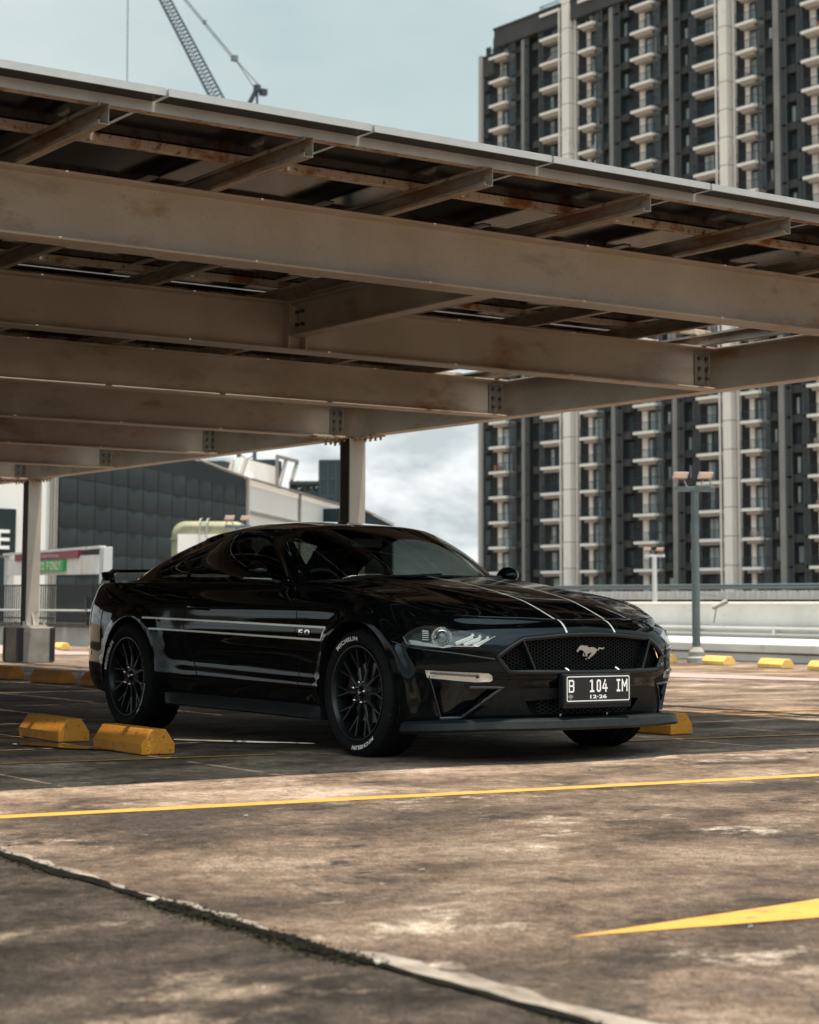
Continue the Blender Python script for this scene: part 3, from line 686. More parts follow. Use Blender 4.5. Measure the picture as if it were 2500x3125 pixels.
me=bpy.data.meshes.new('horse_emblem'); bm.to_mesh(me); bm.free(); me.materials.append(SATIN); EM=link(bpy.data.objects.new('horse_emblem',me),CAR)
EM.rotation_euler=(0,0,0)
# 5.0 fender badge
V,F_=text_geo('5.0',1.,.0,1.,.86,.03); xs=[v[0] for v in V];ys=[v[1] for v in V]
for sg in(-1,1):
    m=MB(); k=.135/(max(xs)-min(xs)); kz=.034/(max(ys)-min(ys))
    P=[]
    for v in V:
        x=(-.595 if sg<0 else -.455)+(v[0]-min(xs))*k*(1 if sg<0 else -1); z=.640+(v[1]-min(ys))*kz
        s_,t_=side(x,z); p=S(s_,t_,sg); P.append((p.x,p.y+sg*.004,p.z))
    m.add(P,F_); m.build('fender_badge',[CHR],CAR)
# door handles, mirrors
for sg,o in zip((-1,1),DOORS):
    a=S(*side(-1.935,.795),sg);b=S(*side(-1.70,.79),sg); y=sg
    m=MB(); P=[a+Vector((0,-y*.006,0)),a+Vector((.03,y*.022,.004)),(a+b)/2+Vector((0,y*.034,.004)),b+Vector((-.03,y*.024,.002)),b+Vector((0,-y*.004,0))]
    m.tube(P,[.010,.015,.016,.015,.010],10); m.build('handle',[PAINT],o,smooth=60)
for sg in(-1,1):
    m=MB(); rows=[]; prof=[]
    nu,nv=18,16
    for i in range(nu+1):
        u=i/nu
        for j in range(nv):
            a=2*math.pi*j/nv; e=abs(math.sin(math.pi*min(max(u,.02),.98)))**.5
            cx=-.74-.40*0; 
            # housing: long axis along y outward, depth along x
            yy=sg*(.855+.145*u); ry=.070*e*(1.0-.15*u); rz=.056*e
            cz=1.005+.006*u
            X_=-1.07+ .01*u + (ry*1.35*max(0,math.cos(a))+ry*.55*min(0,math.cos(a)))
            Z_=cz+rz*math.sin(a)*(1.0 if math.sin(a)>0 else .78)
            m.V.append((X_,yy,Z_))
    for i in range(nu):
        for j in range(nv): m.F.append((i*nv+j,i*nv+(j+1)%nv,(i+1)*nv+(j+1)%nv,(i+1)*nv+j)); m.M.append(0)
    M_=m.build('wing_mirror',[PAINT],CAR,smooth=60)
    m=MB(); m.bar((-1.03,sg*.79,.945),(-1.07,sg*.90,.965),.06,.02); m.build('mirror_arm',[PLAST],M_,bevel=.005)
    m=MB(); m.bar((-.985,sg*.87,.962),(-1.03,sg*.99,.966),.008,.008); m.bar((-1.03,sg*.99,.966),(-1.11,sg*.985,.968),.008,.008); m.build('indicator_strip',[pm('strip_grey',(.28,.28,.27),.3,0,.5,.5)],M_,bevel=.002)
# side skirts
for sg in(-1,1):
    V=[];ks=26;pf=[(-.10,.255),(.004,.250),(.030,.205),(.036,.188),(.026,.178),(-.10,.172)]
    for i in range(ks):
        s_=10.62+(15.35-10.62)*i/(ks-1); o=outl(np.array([s_]))[0];n=outn(np.array([s_]))[0]; e=min(1,i/2,(ks-1-i)/1.5)
        for u,v in pf: V.append((o[0]+n[0]*(u if u<0 else u*e),(o[1]+n[1]*(u if u<0 else u*e))*sg,v+.01*(i/ks)))
    k=len(pf);Fc=[(i*k+j,i*k+(j+1)%k,(i+1)*k+(j+1)%k,(i+1)*k+j) for i in range(ks-1) for j in range(k)]+[tuple(range(k)),tuple((ks-1)*k+j for j in range(k))[::-1]]
    o=mobj('side_skirt',V,Fc,[PLAST],CAR); bm=bmesh.new(); bm.from_mesh(o.data); bmesh.ops.recalc_face_normals(bm,faces=bm.faces); bm.to_mesh(o.data); bm.free(); smooth_by_angle(o,30)
# spoiler
m=MB(); sp=[];pp=[(-.085,.0),(-.05,.014),(.06,.010),(.075,.002),(.05,-.012),(-.08,-.012)]
ys_=np.linspace(-.70,.70,33)
for y in ys_:
    a=abs(y)/.70; z=1.056-.012*a*a-(.075*sst(.90,1.0,a)); x=-3.66+.06*a**2+.03*sst(.9,1,a)
    for u,v in pp: sp.append((x+u,y,z+v))
k=len(pp); m.add(sp,[(i*k+j,i*k+(j+1)%k,(i+1)*k+(j+1)%k,(i+1)*k+j) for i in range(32) for j in range(k)]+[tuple(range(k)),tuple(32*k+j for j in range(k))])
for sg in(-1,1): m.bar((-3.60,sg*.655,.955),(-3.60,sg*.675,1.040),.14,.030,up=(0,1,0))
m.build('rear_spoiler',[PAINT],CAR,smooth=35,bevel=.003)
# rear lamp / reflector
for sg in(-1,1):
    p=[S(19.5,3.05,sg),S(20.25,3.0,sg),S(20.25,2.6,sg),S(19.5,2.65,sg)]
    c=sum(p,Vector())/4; n=Vector((-.35,sg,0)).normalized()*.004
    m=MB(); m.add([q+n for q in p]+[q-n for q in p],[(0,1,2,3),(0,4,5,1),(1,5,6,2),(2,6,7,3),(3,7,4,0)]); m.build('side_marker',[RED],RBUMP)
    for i in range(3):
        m=MB(); s_=22.0+.42*i; a=S(s_,5.9,sg);b=S(s_,7.3,sg); m.bar(a,b,.035,.05,up=(1,0,0)); m.build('tail_light',[RED],RBUMP,bevel=.006)
# rolled panel edges; the lighter tone paints in a gloss highlight
EDGE=pm('edge_highlight_paint',(.035,.042,.046),.12,0,.6)
def edge_line(name,st,r,parent,mat=None,lift=.0):
    for sg in(-1,1):
        P=[S(a,b,sg) for a,b in dens(st,8,False)]; m=MB(); m.tube(P,r,6); m.build(name,[mat or EDGE],parent,smooth=60)
edge_line('bumper_crease',[(6.95,5.12),(6.3,4.95),(5.4,4.75),(4.17,4.5),(3.06,4.2)],.0035,FBUMP)
edge_line('scoop_edge',[(5.35,3.0),(5.25,2.05),(5.02,.28)],.0035,FBUMP)
edge_line('scoop_lip',[(5.05,.25),(4.30,.14),(3.5,1.1),(2.76,2.0),(3.9,2.05)],.008,FBUMP)
m=MB(); P=[(x+.0,y,float(ztop(np.array([x]),np.array([y]))[0])) for x,y in [(float(a),float(b)) for a,b in bodysurf(np.linspace(0,3.6,24),np.full(24,9.9))[:,:2]]]
m.tube([(x,-y,z) for x,y,z in P[::-1]][:-1]+P,.0028,6); m.build('hood_edge',[EDGE],HOOD,smooth=60)
for sg in(-1,1):
    E_=bodysurf(np.linspace(3.6,11.8,60),np.full(60,9.92)); m=MB(); m.tube([(float(a),float(b)*sg,float(c)+.0005) for a,b,c in E_],.0026,6); m.build('fender_edge',[PAINT],SHELL,smooth=60)
edge_line('lamp_rim',[(6.50,5.5),(6.27,5.12),(4.8,4.9),(4.47,5.02),(3.6,5.02),(3.03,5.95)],.0026,FBUMP,SATIN)
# underside and wheel wells
m=MB(); m.box(-3.55,-3.08,-.72,.72,.24,.42); m.box(-2.30,-.42,-.84,.84,.20,.34); m.box(-3.1,-2.2,-.60,.60,.24,.44); m.box(-.5,.46,-.56,.56,.20,.50); m.box(.44,.62,-.54,.54,.20,.40)
m.build('underbody',[DARK],CAR)

for ax in(.02,-2.70):
    for sg in(-1,1):
        m=MB(); P=[];k=25
        for i in range(k):
            a=math.pi*(-.12+1.24*i/(k-1)); P.append((ax+.40*math.cos(a),.345+.40*math.sin(a)))
        V=[(x,sg*.915,z) for x,z in P]+[(x,sg*.58,z) for x,z in P]
        m.add(V,[(i,i+1,k+i+1,k+i) for i in range(k-1)]+[tuple(range(k,2*k))]); m.build('wheel_well',[DARK],CAR)
# interior
INT=pm('cabin_black',(.012,.013,.014),.7)
m=MB(); m.box(-1.15,-.52,-.70,.70,.75,.90); m.box(-3.0,-1.0,-.70,.70,.30,.42); IN=m.build('dashboard',[INT],CAR,bevel=.03)
for y in(-.36,.36):
    m=MB(); m.bar((-2.05,y,.50),(-2.28,y,1.02),.14,.46,up=(0,0,1)) ; m.cbox((-1.85,y,.50),(.5,.5,.14)); m.cbox((-2.31,y,1.10),(.10,.26,.18)); m.build('front_seat',[INT],CAR,bevel=.04)
m=MB(); m.bar((-2.75,0,.60),(-2.95,0,.95),.12,1.1,up=(0,0,1)); m.build('rear_seat',[INT],CAR,bevel=.03)
m=MB(); c=Vector((-1.32,-.37,.86)); ax=Vector((-.9,0,.42)).normalized(); u=Vector((0,1,0)); w_=ax.cross(u)
m.tube([c+(u*math.cos(a)+w_*math.sin(a))*.185 for a in np.linspace(0,2*math.pi,32,endpoint=False)],.014,8,closed=True); m.bar(c-u*.18,c+u*.18,.03,.02); m.bar(c,c-ax*.25,.06,.06); m.build('steering_wheel',[INT],CAR,smooth=50)
m=MB(); m.cbox((-1.30,0,1.20),(.03,.22,.06)); m.build('rear_view_mirror',[INT],CAR,bevel=.01)
# wiper
m=MB(); m.bar((-.56,-.45,.972),(-.66,.12,1.0),.012,.012); m.bar((-.54,.10,.985),(-.70,.60,.99),.012,.012); m.build('wiper',[PLAST],CAR)
# wheels
def wheel(x,yc,sg,wd,ro,ang_t,rot):
    yo=wd/2
    W_=bpy.data.meshes.new('wheel')
    loc=Vector((x,yc*sg,ro-.004))
    def fn(a,b,d): return (a,d*sg,b)
    # rim: lip, barrel, spokes
    m=MB(); rr=.2575
    m.lathe([(rr,yo-.014),(rr-.002,yo-.006),(rr-.010,yo-.006),(rr-.016,yo-.014),(rr-.022,yo-.03),(rr-.030,yo-.10),(rr-.034,-yo+.02),(rr,-yo+.01),(rr+.002,0)],72,fn,0,closed=True)
    dd=yo-.030
    m.lathe([(.0001,dd-.010),(.030,dd-.010),(.034,dd-.004),(.040,dd-.012),(.070,dd-.014),(.082,dd-.022),(.078,dd-.06),(.0001,dd-.07)],48,fn,0)
    for k in range(10):
        a=rot+2*math.pi*(k+.5)/10
        def pol(r,a,d): return Vector((r*math.sin(a),d*sg,r*math.cos(a)))
        r0,r1,r2=.060,.140,rr-.012
        def spoke(p,q,w0,w1,h0,h1):
            d=(q-p).normalized(); out=Vector((0,sg,0)); s_=d.cross(out).normalized(); V=[]
            for pt,w,h in((p,w0,h0),(q,w1,h1)):
                V+=[pt-s_*w/2,pt-s_*w*.28+out*.006,pt+s_*w*.28+out*.006,pt+s_*w/2,pt+s_*w*.35-out*h,pt-s_*w*.35-out*h]
            m.add(V,[(j,(j+1)%6,6+(j+1)%6,6+j) for j in range(6)]+[tuple(range(6))[::-1],tuple(range(6,12))])
        spoke(pol(r0,a,dd-.016),pol(r1,a,dd-.020),.026,.021,.03,.03)
        for s2 in(-1,1): spoke(pol(r1-.006,a+s2*.012,dd-.020),pol(r2,a+s2*.135,dd-.002),.0145,.012,.026,.02)
    rim=m.build('wheel',[RIM],CAR,smooth=38); rim.location=loc
    # tyre
    m=MB(); t=ro
    pf=[(rr-.004,yo-.022),(rr+.004,yo-.012),(rr+.012,yo-.004),(rr+.030,yo+.003),(.5*(rr+t)+.0,yo+.007),(t-.030,yo+.001),(t-.014,yo-.010),(t-.004,yo-.028),(t,yo-.050)]
    for g in(.35,.1,-.1,-.35): pf+=[(t,g*wd+.008),(t-.007,g*wd+.005),(t-.007,g*wd-.005),(t,g*wd-.008)]
    pf+=[(t,-yo+.05),(t-.012,-yo+.012),(t-.04,-yo),(rr+.01,-yo+.006),(rr-.004,-yo+.02)]
    m.lathe(pf,96,fn,0)
    for v in range(len(m.V)):
        q=m.V[v]
        if q[2]<-(t-.009): m.V[v]=(q[0],q[1]*1.012,-(t-.004))
    # tread blocks at the shoulder
    for k in range(72):
        a=2*math.pi*k/72; c_=Vector(((t-.006)*math.sin(a),0,(t-.006)*math.cos(a)))
        tg=Vector((math.cos(a),0,-math.sin(a)))
        m.bar(c_+Vector((0,sg*(yo-.045),0)),c_+Vector((0,sg*(yo-.016),0))-c_.normalized()*.006,.018,.012,up=tuple(c_.normalized()))
    m.build('tyre',[RUB],rim,smooth=30)
    # raised white lettering
    V,F_=text_geo('MICHELIN',1.,0,1.,1.16,.045); xs=[v[0] for v in V];ys=[v[1] for v in V]; w0=max(xs)-min(xs);h0=max(ys)-min(ys)
    rb=.281; hh=.022; span=R(43)
    for th in ang_t:
        m=MB(); P=[]
        for v in V:
            fr=(v[0]-min(xs))/w0-.5; r_=rb+(v[1]-min(ys))/h0*hh; a=R(th)+fr*span*sg*-1*(-1 if sg<0 else 1)*(-1 if sg>0 else 1) if False else R(th)+fr*span
            yy=yo+float(np.interp(r_,[rr+.012,rr+.03,.5*(rr+t),t-.03],[-.004,.003,.007,.001]))+.0022
            P.append((r_*math.sin(a)*(1 if sg<0 else -1),sg*yy,r_*math.cos(a)))
        m.add(P,F_); m.build('tyre_lettering',[pm('tyre_white',(.78,.77,.73),.6)] if 'tyre_white' not in MATS else [MATS['tyre_white']],rim)
    m=MB(); m.lathe([(.07,.03),(.165,.03),(.165,.01),(.07,.01)],48,fn,0,closed=True); m.build('brake_disc',[STEEL],rim,smooth=40)
    m=MB()
    a0=R(150)
    pts=[(.125,a0-.4),(.19,a0-.35),(.195,a0+.35),(.125,a0+.4)]
    V=[( -abs(r_*math.sin(a_-a0+1.35)),sg*d,r_*math.cos(a_-a0+1.35)) for d in(.06,-.01) for r_,a_ in pts]
    m.add(V,[(0,1,2,3),(4,5,6,7),(0,1,5,4),(1,2,6,5),(2,3,7,6),(3,0,4,7)]); m.build('brake_caliper',[CALIP],rim,bevel=.006)
    for k in range(5):
        m=MB(); a=rot*0+R(8)+2*math.pi*k/5; c_=Vector((.0572*math.sin(a),0,.0572*math.cos(a)))
        m.lathe([(.0001,.030),(.0055,.029),(.0085,.024),(.0095,.0),(.0095,-.012)],14,lambda p,q,d:tuple(c_+Vector((p,sg*(dd-.012+d),q))),0); m.build('lug_nut',[CHR],rim,smooth=45)
    m=MB(); m.lathe([(.0001,dd+.004),(.022,dd+.002),(.028,dd-.004)],24,fn,0); cc=m.build('centre_cap',[PAINT],rim,smooth=50)
    m=MB()
    hp=[((u-880)/1067*.040,(500-v)/1067*.040) for u,v in H1[::2]]
    m.add([(a*(1 if sg<0 else -1),sg*(dd+.0052),b) for a,b in hp],[tuple(range(len(hp)))]); m.build('cap_emblem',[SATIN],cc)
    return rim
for sg in(-1,1):
    wheel(0,.792,sg,.250,.3435,(-17,163),R(0)); wheel(-2.72,.818,sg,.268,.3475,(119,299),R(18))
# ------------------------------------------------ ground and paint
FWD=Vector((math.cos(YAW),math.sin(YAW),0)); RGT=Vector((math.sin(YAW),-math.cos(YAW),0)); CO=Vector(CAMP)
def at(px,py,d):
    """point seen at photo position (px,py), d metres ahead"""
    r=_f+_r2*((px-1250)/F_PX)-_u2*((py-1250)/F_PX); return CO+r*(d/ r.dot(FWD))
def groundmat(name,stops,patches,fine=(.42,1.62),grain=.6,big=1.3,crack=True,spec=.15,bump=.6):
    """weathered concrete: blotches, stain patches, wiped streaks, grit and hairline cracks, all in ground coordinates"""
    m=pm(name,(1,1,1),.85,0,spec); t=m.node_tree; b=t.nodes['Principled BSDF']; tc=N(t,'ShaderNodeTexCoord'); L=t.links.new
    def noi(sc,de,ro,st=(1,1,1),loc=(0,0,0),dist=0):
        mp=N(t,'ShaderNodeMapping'); mp.inputs['Scale'].default_value=st; mp.inputs['Location'].default_value=loc; mp.inputs['Rotation'].default_value=(0,0,R(35)); L(tc.outputs['Object'],mp.inputs[0])
        n=N(t,'ShaderNodeTexNoise'); n.inputs['Scale'].default_value=sc; n.inputs['Detail'].default_value=de; n.inputs['Roughness'].default_value=ro; n.inputs['Distortion'].default_value=dist; L(mp.outputs[0],n.inputs['Vector']); return n.outputs[0]
    def rng_(v,lo,hi,a=0.,c=1.):
        r=N(t,'ShaderNodeMapRange'); r.inputs['From Min'].default_value=lo; r.inputs['From Max'].default_value=hi; r.inputs['To Min'].default_value=a; r.inputs['To Max'].default_value=c; L(v,r.inputs['Value']); return r.outputs[0]
    r=N(t,'ShaderNodeValToRGB'); e=r.color_ramp.elements; e[0].position,e[0].color=stops[0][0],(*stops[0][1],1); e[1].position,e[1].color=stops[-1][0],(*stops[-1][1],1)
    for p,c in stops[1:-1]: q=e.new(p); q.color=(*c,1)
    L(noi(big,15,.72,(1,.7,1),dist=.3),r.inputs[0]); col=r.outputs[0]
    for i,(sc,lo,hi,c,st) in enumerate(patches):
        mx=N(t,'ShaderNodeMix',data_type='RGBA'); L(rng_(noi(sc,15,.74,st,(3.3*i,7.7*i,i)),lo,hi),mx.inputs['Factor']); L(col,mx.inputs['A']); mx.inputs['B'].default_value=(*c,1); col=mx.outputs['Result']
    def mul(col,v):
        mx=N(t,'ShaderNodeMix',data_type='RGBA'); mx.blend_type='MULTIPLY'; mx.inputs['Factor'].default_value=1; L(col,mx.inputs['A']); L(v,mx.inputs['B']); return mx.outputs['Result']
    col=mul(col,rng_(noi(18,12,.84,(.85,1.15,1),(5,1,0)),.34,.66,fine[0],fine[1]))
    g=noi(170,3,.7,(1,1,1)); col=mul(col,rng_(g,.35,.65,1-grain,1+grain))
    if crack:
        vo=N(t,'ShaderNodeTexVoronoi'); vo.feature='DISTANCE_TO_EDGE'; vo.inputs['Scale'].default_value=.42
        mp=N(t,'ShaderNodeMapping'); ad=N(t,'ShaderNodeVectorMath',operation='ADD'); n2=N(t,'ShaderNodeTexNoise'); n2.inputs['Scale'].default_value=1.7; n2.inputs['Detail'].default_value=8; L(tc.outputs['Object'],n2.inputs['Vector']); L(tc.outputs['Object'],ad.inputs[0]); L(n2.outputs['Color'],ad.inputs[1]); L(ad.outputs[0],vo.inputs['Vector'])
        k=rng_(vo.outputs['Distance'],.001,.0035,.62,1.0); col=mul(col,k)
    L(col,b.inputs['Base Color'])
    bp=N(t,'ShaderNodeBump'); bp.inputs['Strength'].default_value=bump; bp.inputs['Distance'].default_value=.006; L(noi(60,8,.75),bp.inputs['Height']); L(bp.outputs[0],b.inputs['Normal'])
    return m
ST=lambda k:[(.36,(.032*k,.026*k,.022*k)),(.45,(.095*k,.071*k,.055*k)),(.53,(.165*k,.123*k,.093*k)),(.64,(.28*k,.222*k,.178*k))]
CONC=groundmat('stained_deck_concrete',ST(1.08),[(.5,.59,.70,(.05,.04,.034),(1,.6,1)),(1.3,.56,.66,(.36,.30,.25),(1,.8,1)),(2.4,.58,.68,(.035,.03,.026),(1,.8,1)),(6,.62,.72,(.36,.31,.26),(.85,1.1,1))])
LANE=groundmat('drive_lane_concrete',ST(.74),[(.55,.50,.60,(.045,.037,.032),(1,.6,1)),(1.5,.585,.66,(.33,.28,.235),(1,.75,1)),(2.6,.55,.63,(.026,.023,.021),(1,.75,1)),(6,.62,.74,(.32,.27,.22),(.85,1.1,1))])
SCREED=groundmat('rough_screed',[(.34,(.010,.0085,.0075)),(.47,(.028,.023,.019)),(.58,(.055,.044,.036)),(.70,(.10,.08,.065))],[(1.1,.55,.62,(.17,.135,.105),(1,.6,1)),(9,.58,.64,(.010,.009,.008),(1,1,1))],fine=(.5,1.7),grain=.7,big=3.,crack=False,bump=1.)
sheet_=0
YEL=noise_mat('yellow_road_paint',[(.35,(.45,.225,.04)),(.65,(.56,.29,.055))],6,8,rough=.7,extra=[(9,14,.56,.64,(.16,.11,.065),(1,1,1),.8),(60,6,.58,.70,(.24,.16,.07),(1,1,1))])
PINK=noise_mat('pink_floor_paint',[(.35,(.34,.21,.20)),(.65,(.44,.29,.28))],5,6,rough=.7,extra=[(4,6,.5,.65,(.3,.24,.19),(1,1,1))])
GREYC=noise_mat('grey_concrete',[(.35,(.22,.21,.19)),(.65,(.36,.345,.32))],3,10,rough=.85,bump=.3,bscale=50,extra=[(5,8,.60,.72,(.10,.09,.08),(1,1,1))])
def sheet(name,pts,z,mat,**k):
    o=mobj(name,[(x,y,z) for x,y in pts],[tuple(range(len(pts)))],mat); bm=bmesh.new(); bm.from_mesh(o.data)
    for f in bm.faces:
        if f.normal.z<0: f.normal_flip()
    bm.to_mesh(o.data); bm.free(); return tag(o,kind='structure',**k)
sheet('ground',[(-900,-900),(900,-900),(900,900),(-900,900)],0,CONC,label='brown stained concrete parking deck floor')
YJ=-4.16
def jy(x): return YJ+.03*math.sin(x*.9)
xs=np.linspace(-12,14,53); xj=np.linspace(-12,14,420)
sheet('concrete_slab',[(x,jy(x)+.0) for x in xs]+[(14,-30),(-12,-30)],.004,SCREED,label='darker rough concrete slab in the near left corner')
_la=[(1.70+.92*(y+5.1)/11.1,y) for y in np.linspace(-4.2,18,60)]
sheet('road',[(x+.0,y) for x,y in _la]+[(14,18),(14,jy(14)+.03)]+[(x,jy(x)+.03) for x in xs[::-1] if x>1.8],.0025,LANE,label='darker worn drive lane in front of the long yellow line')
# pale nosing along the joint, worn on its upper edge
rj=random.Random(3)
sheet('ground_strip',[(x,jy(x)+.030) for x in xj]+[(x,jy(x)+.040+(.085 if x>4.95 else .055 if x<3.0 else .022+.03*max(0,math.sin(x*6.3)))+.010*math.sin(x*13)+.008*math.sin(x*31)+rj.uniform(-.012,.012)) for x in xj[::-1]],.004,noise_mat('pale_mortar',[(.35,(.16,.14,.12)),(.65,(.27,.24,.21))],4,8,rough=.85,extra=[(3,8,.48,.6,(.10,.076,.058),(1,2,1))],bump=.3),label='pale mortar strip beside the floor joint')
sheet('ground_gap',[(x,jy(x)+.008-.034*max(0,.35+.5*math.sin(x*7.7+1)+.3*math.sin(x*17))*(2.7<x<5.0)+rj.uniform(-.012,.005)) for x in xj]+[(x,jy(x)+.033+.014*max(0,math.sin(x*11))*(2.7<x<5.0)+rj.uniform(-.006,.008)) for x in xj[::-1]],.0085,noise_mat('dark_joint_dirt',[(.35,(.004,.004,.004)),(.65,(.011,.010,.008))],20,6,rough=.95,spec=.05),label='open dark floor joint filled with dirt')
MOSS=noise_mat('joint_moss',[(.35,(.005,.0055,.004)),(.65,(.024,.024,.013))],40,4,rough=.95,spec=.08)
m=MB(); rm=random.Random(5)
for i in range(14000):
    x=rm.uniform(1.5,6.6); dens_=.5+.5*math.sin(x*3.1)+.35*math.sin(x*7.7+1)
    if x>5.1: dens_-=.55
    if rm.random()>dens_+.25: continue
    y=jy(x)+.006+rm.gauss(0,.016+.012*max(dens_,0)); h=rm.uniform(.002,.010)*(.6+max(dens_,0)*.5); a=rm.uniform(0,6.28); w_=rm.uniform(.002,.006)
    c,s_=math.cos(a)*w_,math.sin(a)*w_; lx,ly=rm.uniform(-.008,.008),rm.uniform(-.008,.008)
    m.add([(x-c,y-s_,.006),(x+c,y+s_,.006),(x+c+lx,y+s_+ly,h),(x-c+lx,y-s_+ly,h*1.05)],[(0,1,2,3)])
mo_=m;tag(mo_.build('moss',[MOSS]),'low dark moss and litter growing in the floor joint','moss',kind='stuff')
STONE=noise_mat('white_chip',[(.4,(.26,.24,.21)),(.6,(.42,.39,.35))],20,3,rough=.8)
for i,(x,y,r_) in enumerate([(5.12,-4.17,.009),(4.02,-4.17,.016)]):
    bm=bmesh.new(); bmesh.ops.create_icosphere(bm,subdivisions=2,radius=r_); rr_=random.Random(i)
    for v in bm.verts: v.co*=rr_.uniform(.6,1.2); v.co.x*=1.3; v.co.z*=.25 if i==1 else .55
    me=bpy.data.meshes.new('loose_stone'); bm.to_mesh(me); bm.free(); me.materials.append(STONE); o=link(bpy.data.objects.new('loose_stone',me)); o.location=(x,y,.012)
    tag(o,['small round white pebble in the floor joint','larger flat pale mortar flake in the mossy joint','tiny white pebble at the right end of the floor joint','brownish flat chip beside the white pebble in the joint'][i],'stone',group='loose stones along the floor joint')
lit=[((2.9,2.1),.013),((1.1,1.4),.02),((3.4,-.2),.010),((2.3,-2.9),.012),((4.6,.9),.008),((1.35,-.4),.014),((3.9,-3.2),.009),((5.2,-3.1),.008)]
LITM=pm('litter_white',(.55,.54,.50),.7)
names=['white paper scrap near the drive lane edge, farthest right','crumpled wrapper lying in the shade beside the bumper','tiny pale fleck in the middle of the drive lane','pale chip just in front of the long yellow line','tiny white fleck near the painted wedge','small pale scrap on the sunlit strip before the car','pale fleck between the mossy joint and the yellow line','pale fleck close to the tip of the painted wedge']
for i,((x,y),r_) in enumerate(lit):
    m=MB(); rr_=random.Random(i+40); P=[(r_*rr_.uniform(.6,1.3)*math.cos(a),r_*rr_.uniform(.4,1.0)*math.sin(a)) for a in [k*.9 for k in range(7)]]
    m.prism(P,0,.006,lambda u,v,d:(x+u,y+v,.004+d+u*.3)); tag(m.build('paper_scrap',[LITM]),names[i],'litter',group='scraps of litter on the deck')
def line(name,a,b,w0,w1=None,z=.004,mat=None,label=None):
    a=Vector(a);b=Vector(b);d=(b-a).normalized();n=Vector((-d.y,d.x)); w1=w0 if w1 is None else w1
    k=160; L=[];Rr=[]
    rr_=random.Random(hash(name+label)%1000 if False else len(label))
    for i in range(k+1):
        p=a+(b-a)*i/k; w_=(w0+(w1-w0)*i/k)/2; L.append(tuple(p+n*(w_+rr_.uniform(-.003,.003)))); Rr.append(tuple(p-n*(w_+rr_.uniform(-.003,.003))))
    return sheet(name,L+Rr[::-1],z,mat or YEL,label=label)
line('road_marking',(1.787,-4.05),(2.62,6.0),.105,label='long yellow line across the sunlit floor in front of the car')
sheet('road_marking',[(5.06,-3.58),(5.18,-2.85),(5.32,-2.0),(5.62,-.2),(4.74,-.2),(4.88,-1.8),(4.96,-2.61)],.004,YEL,label='yellow painted wedge tapering to a point in the foreground')
line('road_marking',(-.62,-3.9),(-.33,-1.22),.05,label='thin yellow line in the shade by the front wheel')
line('road_marking',(-.17,1.05),(.30,5.2),.05,label='thin yellow line in the shade right of the bumper')
line('road_marking',(-2.20,2.5),(-.6,8.6),.07,label='yellow line of the far bay, near side')
line('road_marking',(-2.62,2.9),(-1.0,8.9),.07,label='yellow line of the far bay, far side')
line('road_marking',(-3.0,-2.4),(-2.80,-1.2),.05,label='short yellow line left of the wheel stops')
line('road_marking',(-2.42,-2.3),(-2.22,-1.05),.05,label='short yellow line behind the wheel stops')
line('road_marking',(-13.5,11.6),(-5.5,11.2),.10,label='far yellow line near the low wall')
line('road_marking',(-9.6,8.75),(-4.2,10.5),.10,label='far yellow line along the pink strip')
sheet('road_marking',[(-9.6,9.0),(-8.1,8.75),(-5.2,9.8),(-5.2,10.3),(-7.4,9.85),(-9.4,9.7)],.0085,PINK,label='pink painted strip on the far right of the deck')
sheet('road_marking',[(-29,8.6),(-21.9,5.6),(-20.4,7.0),(-19.8,8.3),(-20.8,8.7),(-22.6,7.6),(-25.5,8.6)],.0085,PINK,label='pink painted strip on the far left of the deck')
WATER=pm('puddle_water',(.012,.013,.013),.02,0,.6)
def blob(name,cx,cy,rx,ry,rot,label,seed):
    r_=random.Random(seed);P=[]
    ph=[r_.uniform(0,6.28) for _ in range(5)]
    for i in range(60):
        a=2*math.pi*i/60; k=1+.16*math.sin(2*a+ph[0])+.12*math.sin(3*a+ph[1])+.10*math.sin(5*a+ph[2])+.06*math.sin(9*a+ph[3])
        x,y=rx*k*math.cos(a),ry*k*math.sin(a); P.append((cx+x*math.cos(rot)-y*math.sin(rot),cy+x*math.sin(rot)+y*math.cos(rot)))
    sheet(name,P,.0085,WATER,label=label)
blob('puddle',-1.28,-.95,.50,.055,R(35),'narrow puddle behind the nearer wheel stop',2)
blob('puddle',-1.45,-1.98,.36,.10,R(20),'puddle between the two near wheel stops',9)
# ------------------------------------------------ wheel stops
STOPM=noise_mat('worn_yellow_paint',[(.30,(.42,.165,.014)),(.70,(.60,.25,.024))],4,10,rough=.65,bump=.5,bscale=60,extra=[(5,14,.56,.64,(.26,.11,.02),(1,1,1),.75),(13,12,.60,.63,(.13,.11,.09),(1,1,1)),(34,8,.62,.66,(.03,.026,.022),(1,1,1))])
STOPB=noise_mat('far_yellow_paint',[(.30,(.72,.42,.10)),(.70,(.80,.52,.16))],4,8,rough=.6,bump=.25,bscale=60,extra=[(12,8,.62,.70,(.35,.25,.14),(1,1,1))])
def stop_mesh(L,w_,h,mat):
    m=MB(); k=.055
    prof=[(-w_/2,.0),(w_/2,.0),(w_/2,h*.42),(w_/2-k,h),(-w_/2+k,h),(-w_/2,h*.42)]
    V=[(-L/2,a,b) for a,b in prof]+[(-L/2+.02,a*.98,b) for a,b in []]
    m.prism(prof,-L/2,L/2,lambda u,v,d:(d,u,v))
    o=m.build('wheel_stop',[mat],bevel=.008); o.location.z=.0; return o
st=stop_mesh(.63,.20,.135,STOPM); st.location=(-.94,-1.77,.004); st.rotation_euler=(0,0,R(-1)); tag(st,'chipped yellow wheel stop closest to the front wheel, beside a narrow puddle','wheel stop',group='yellow wheel stops')
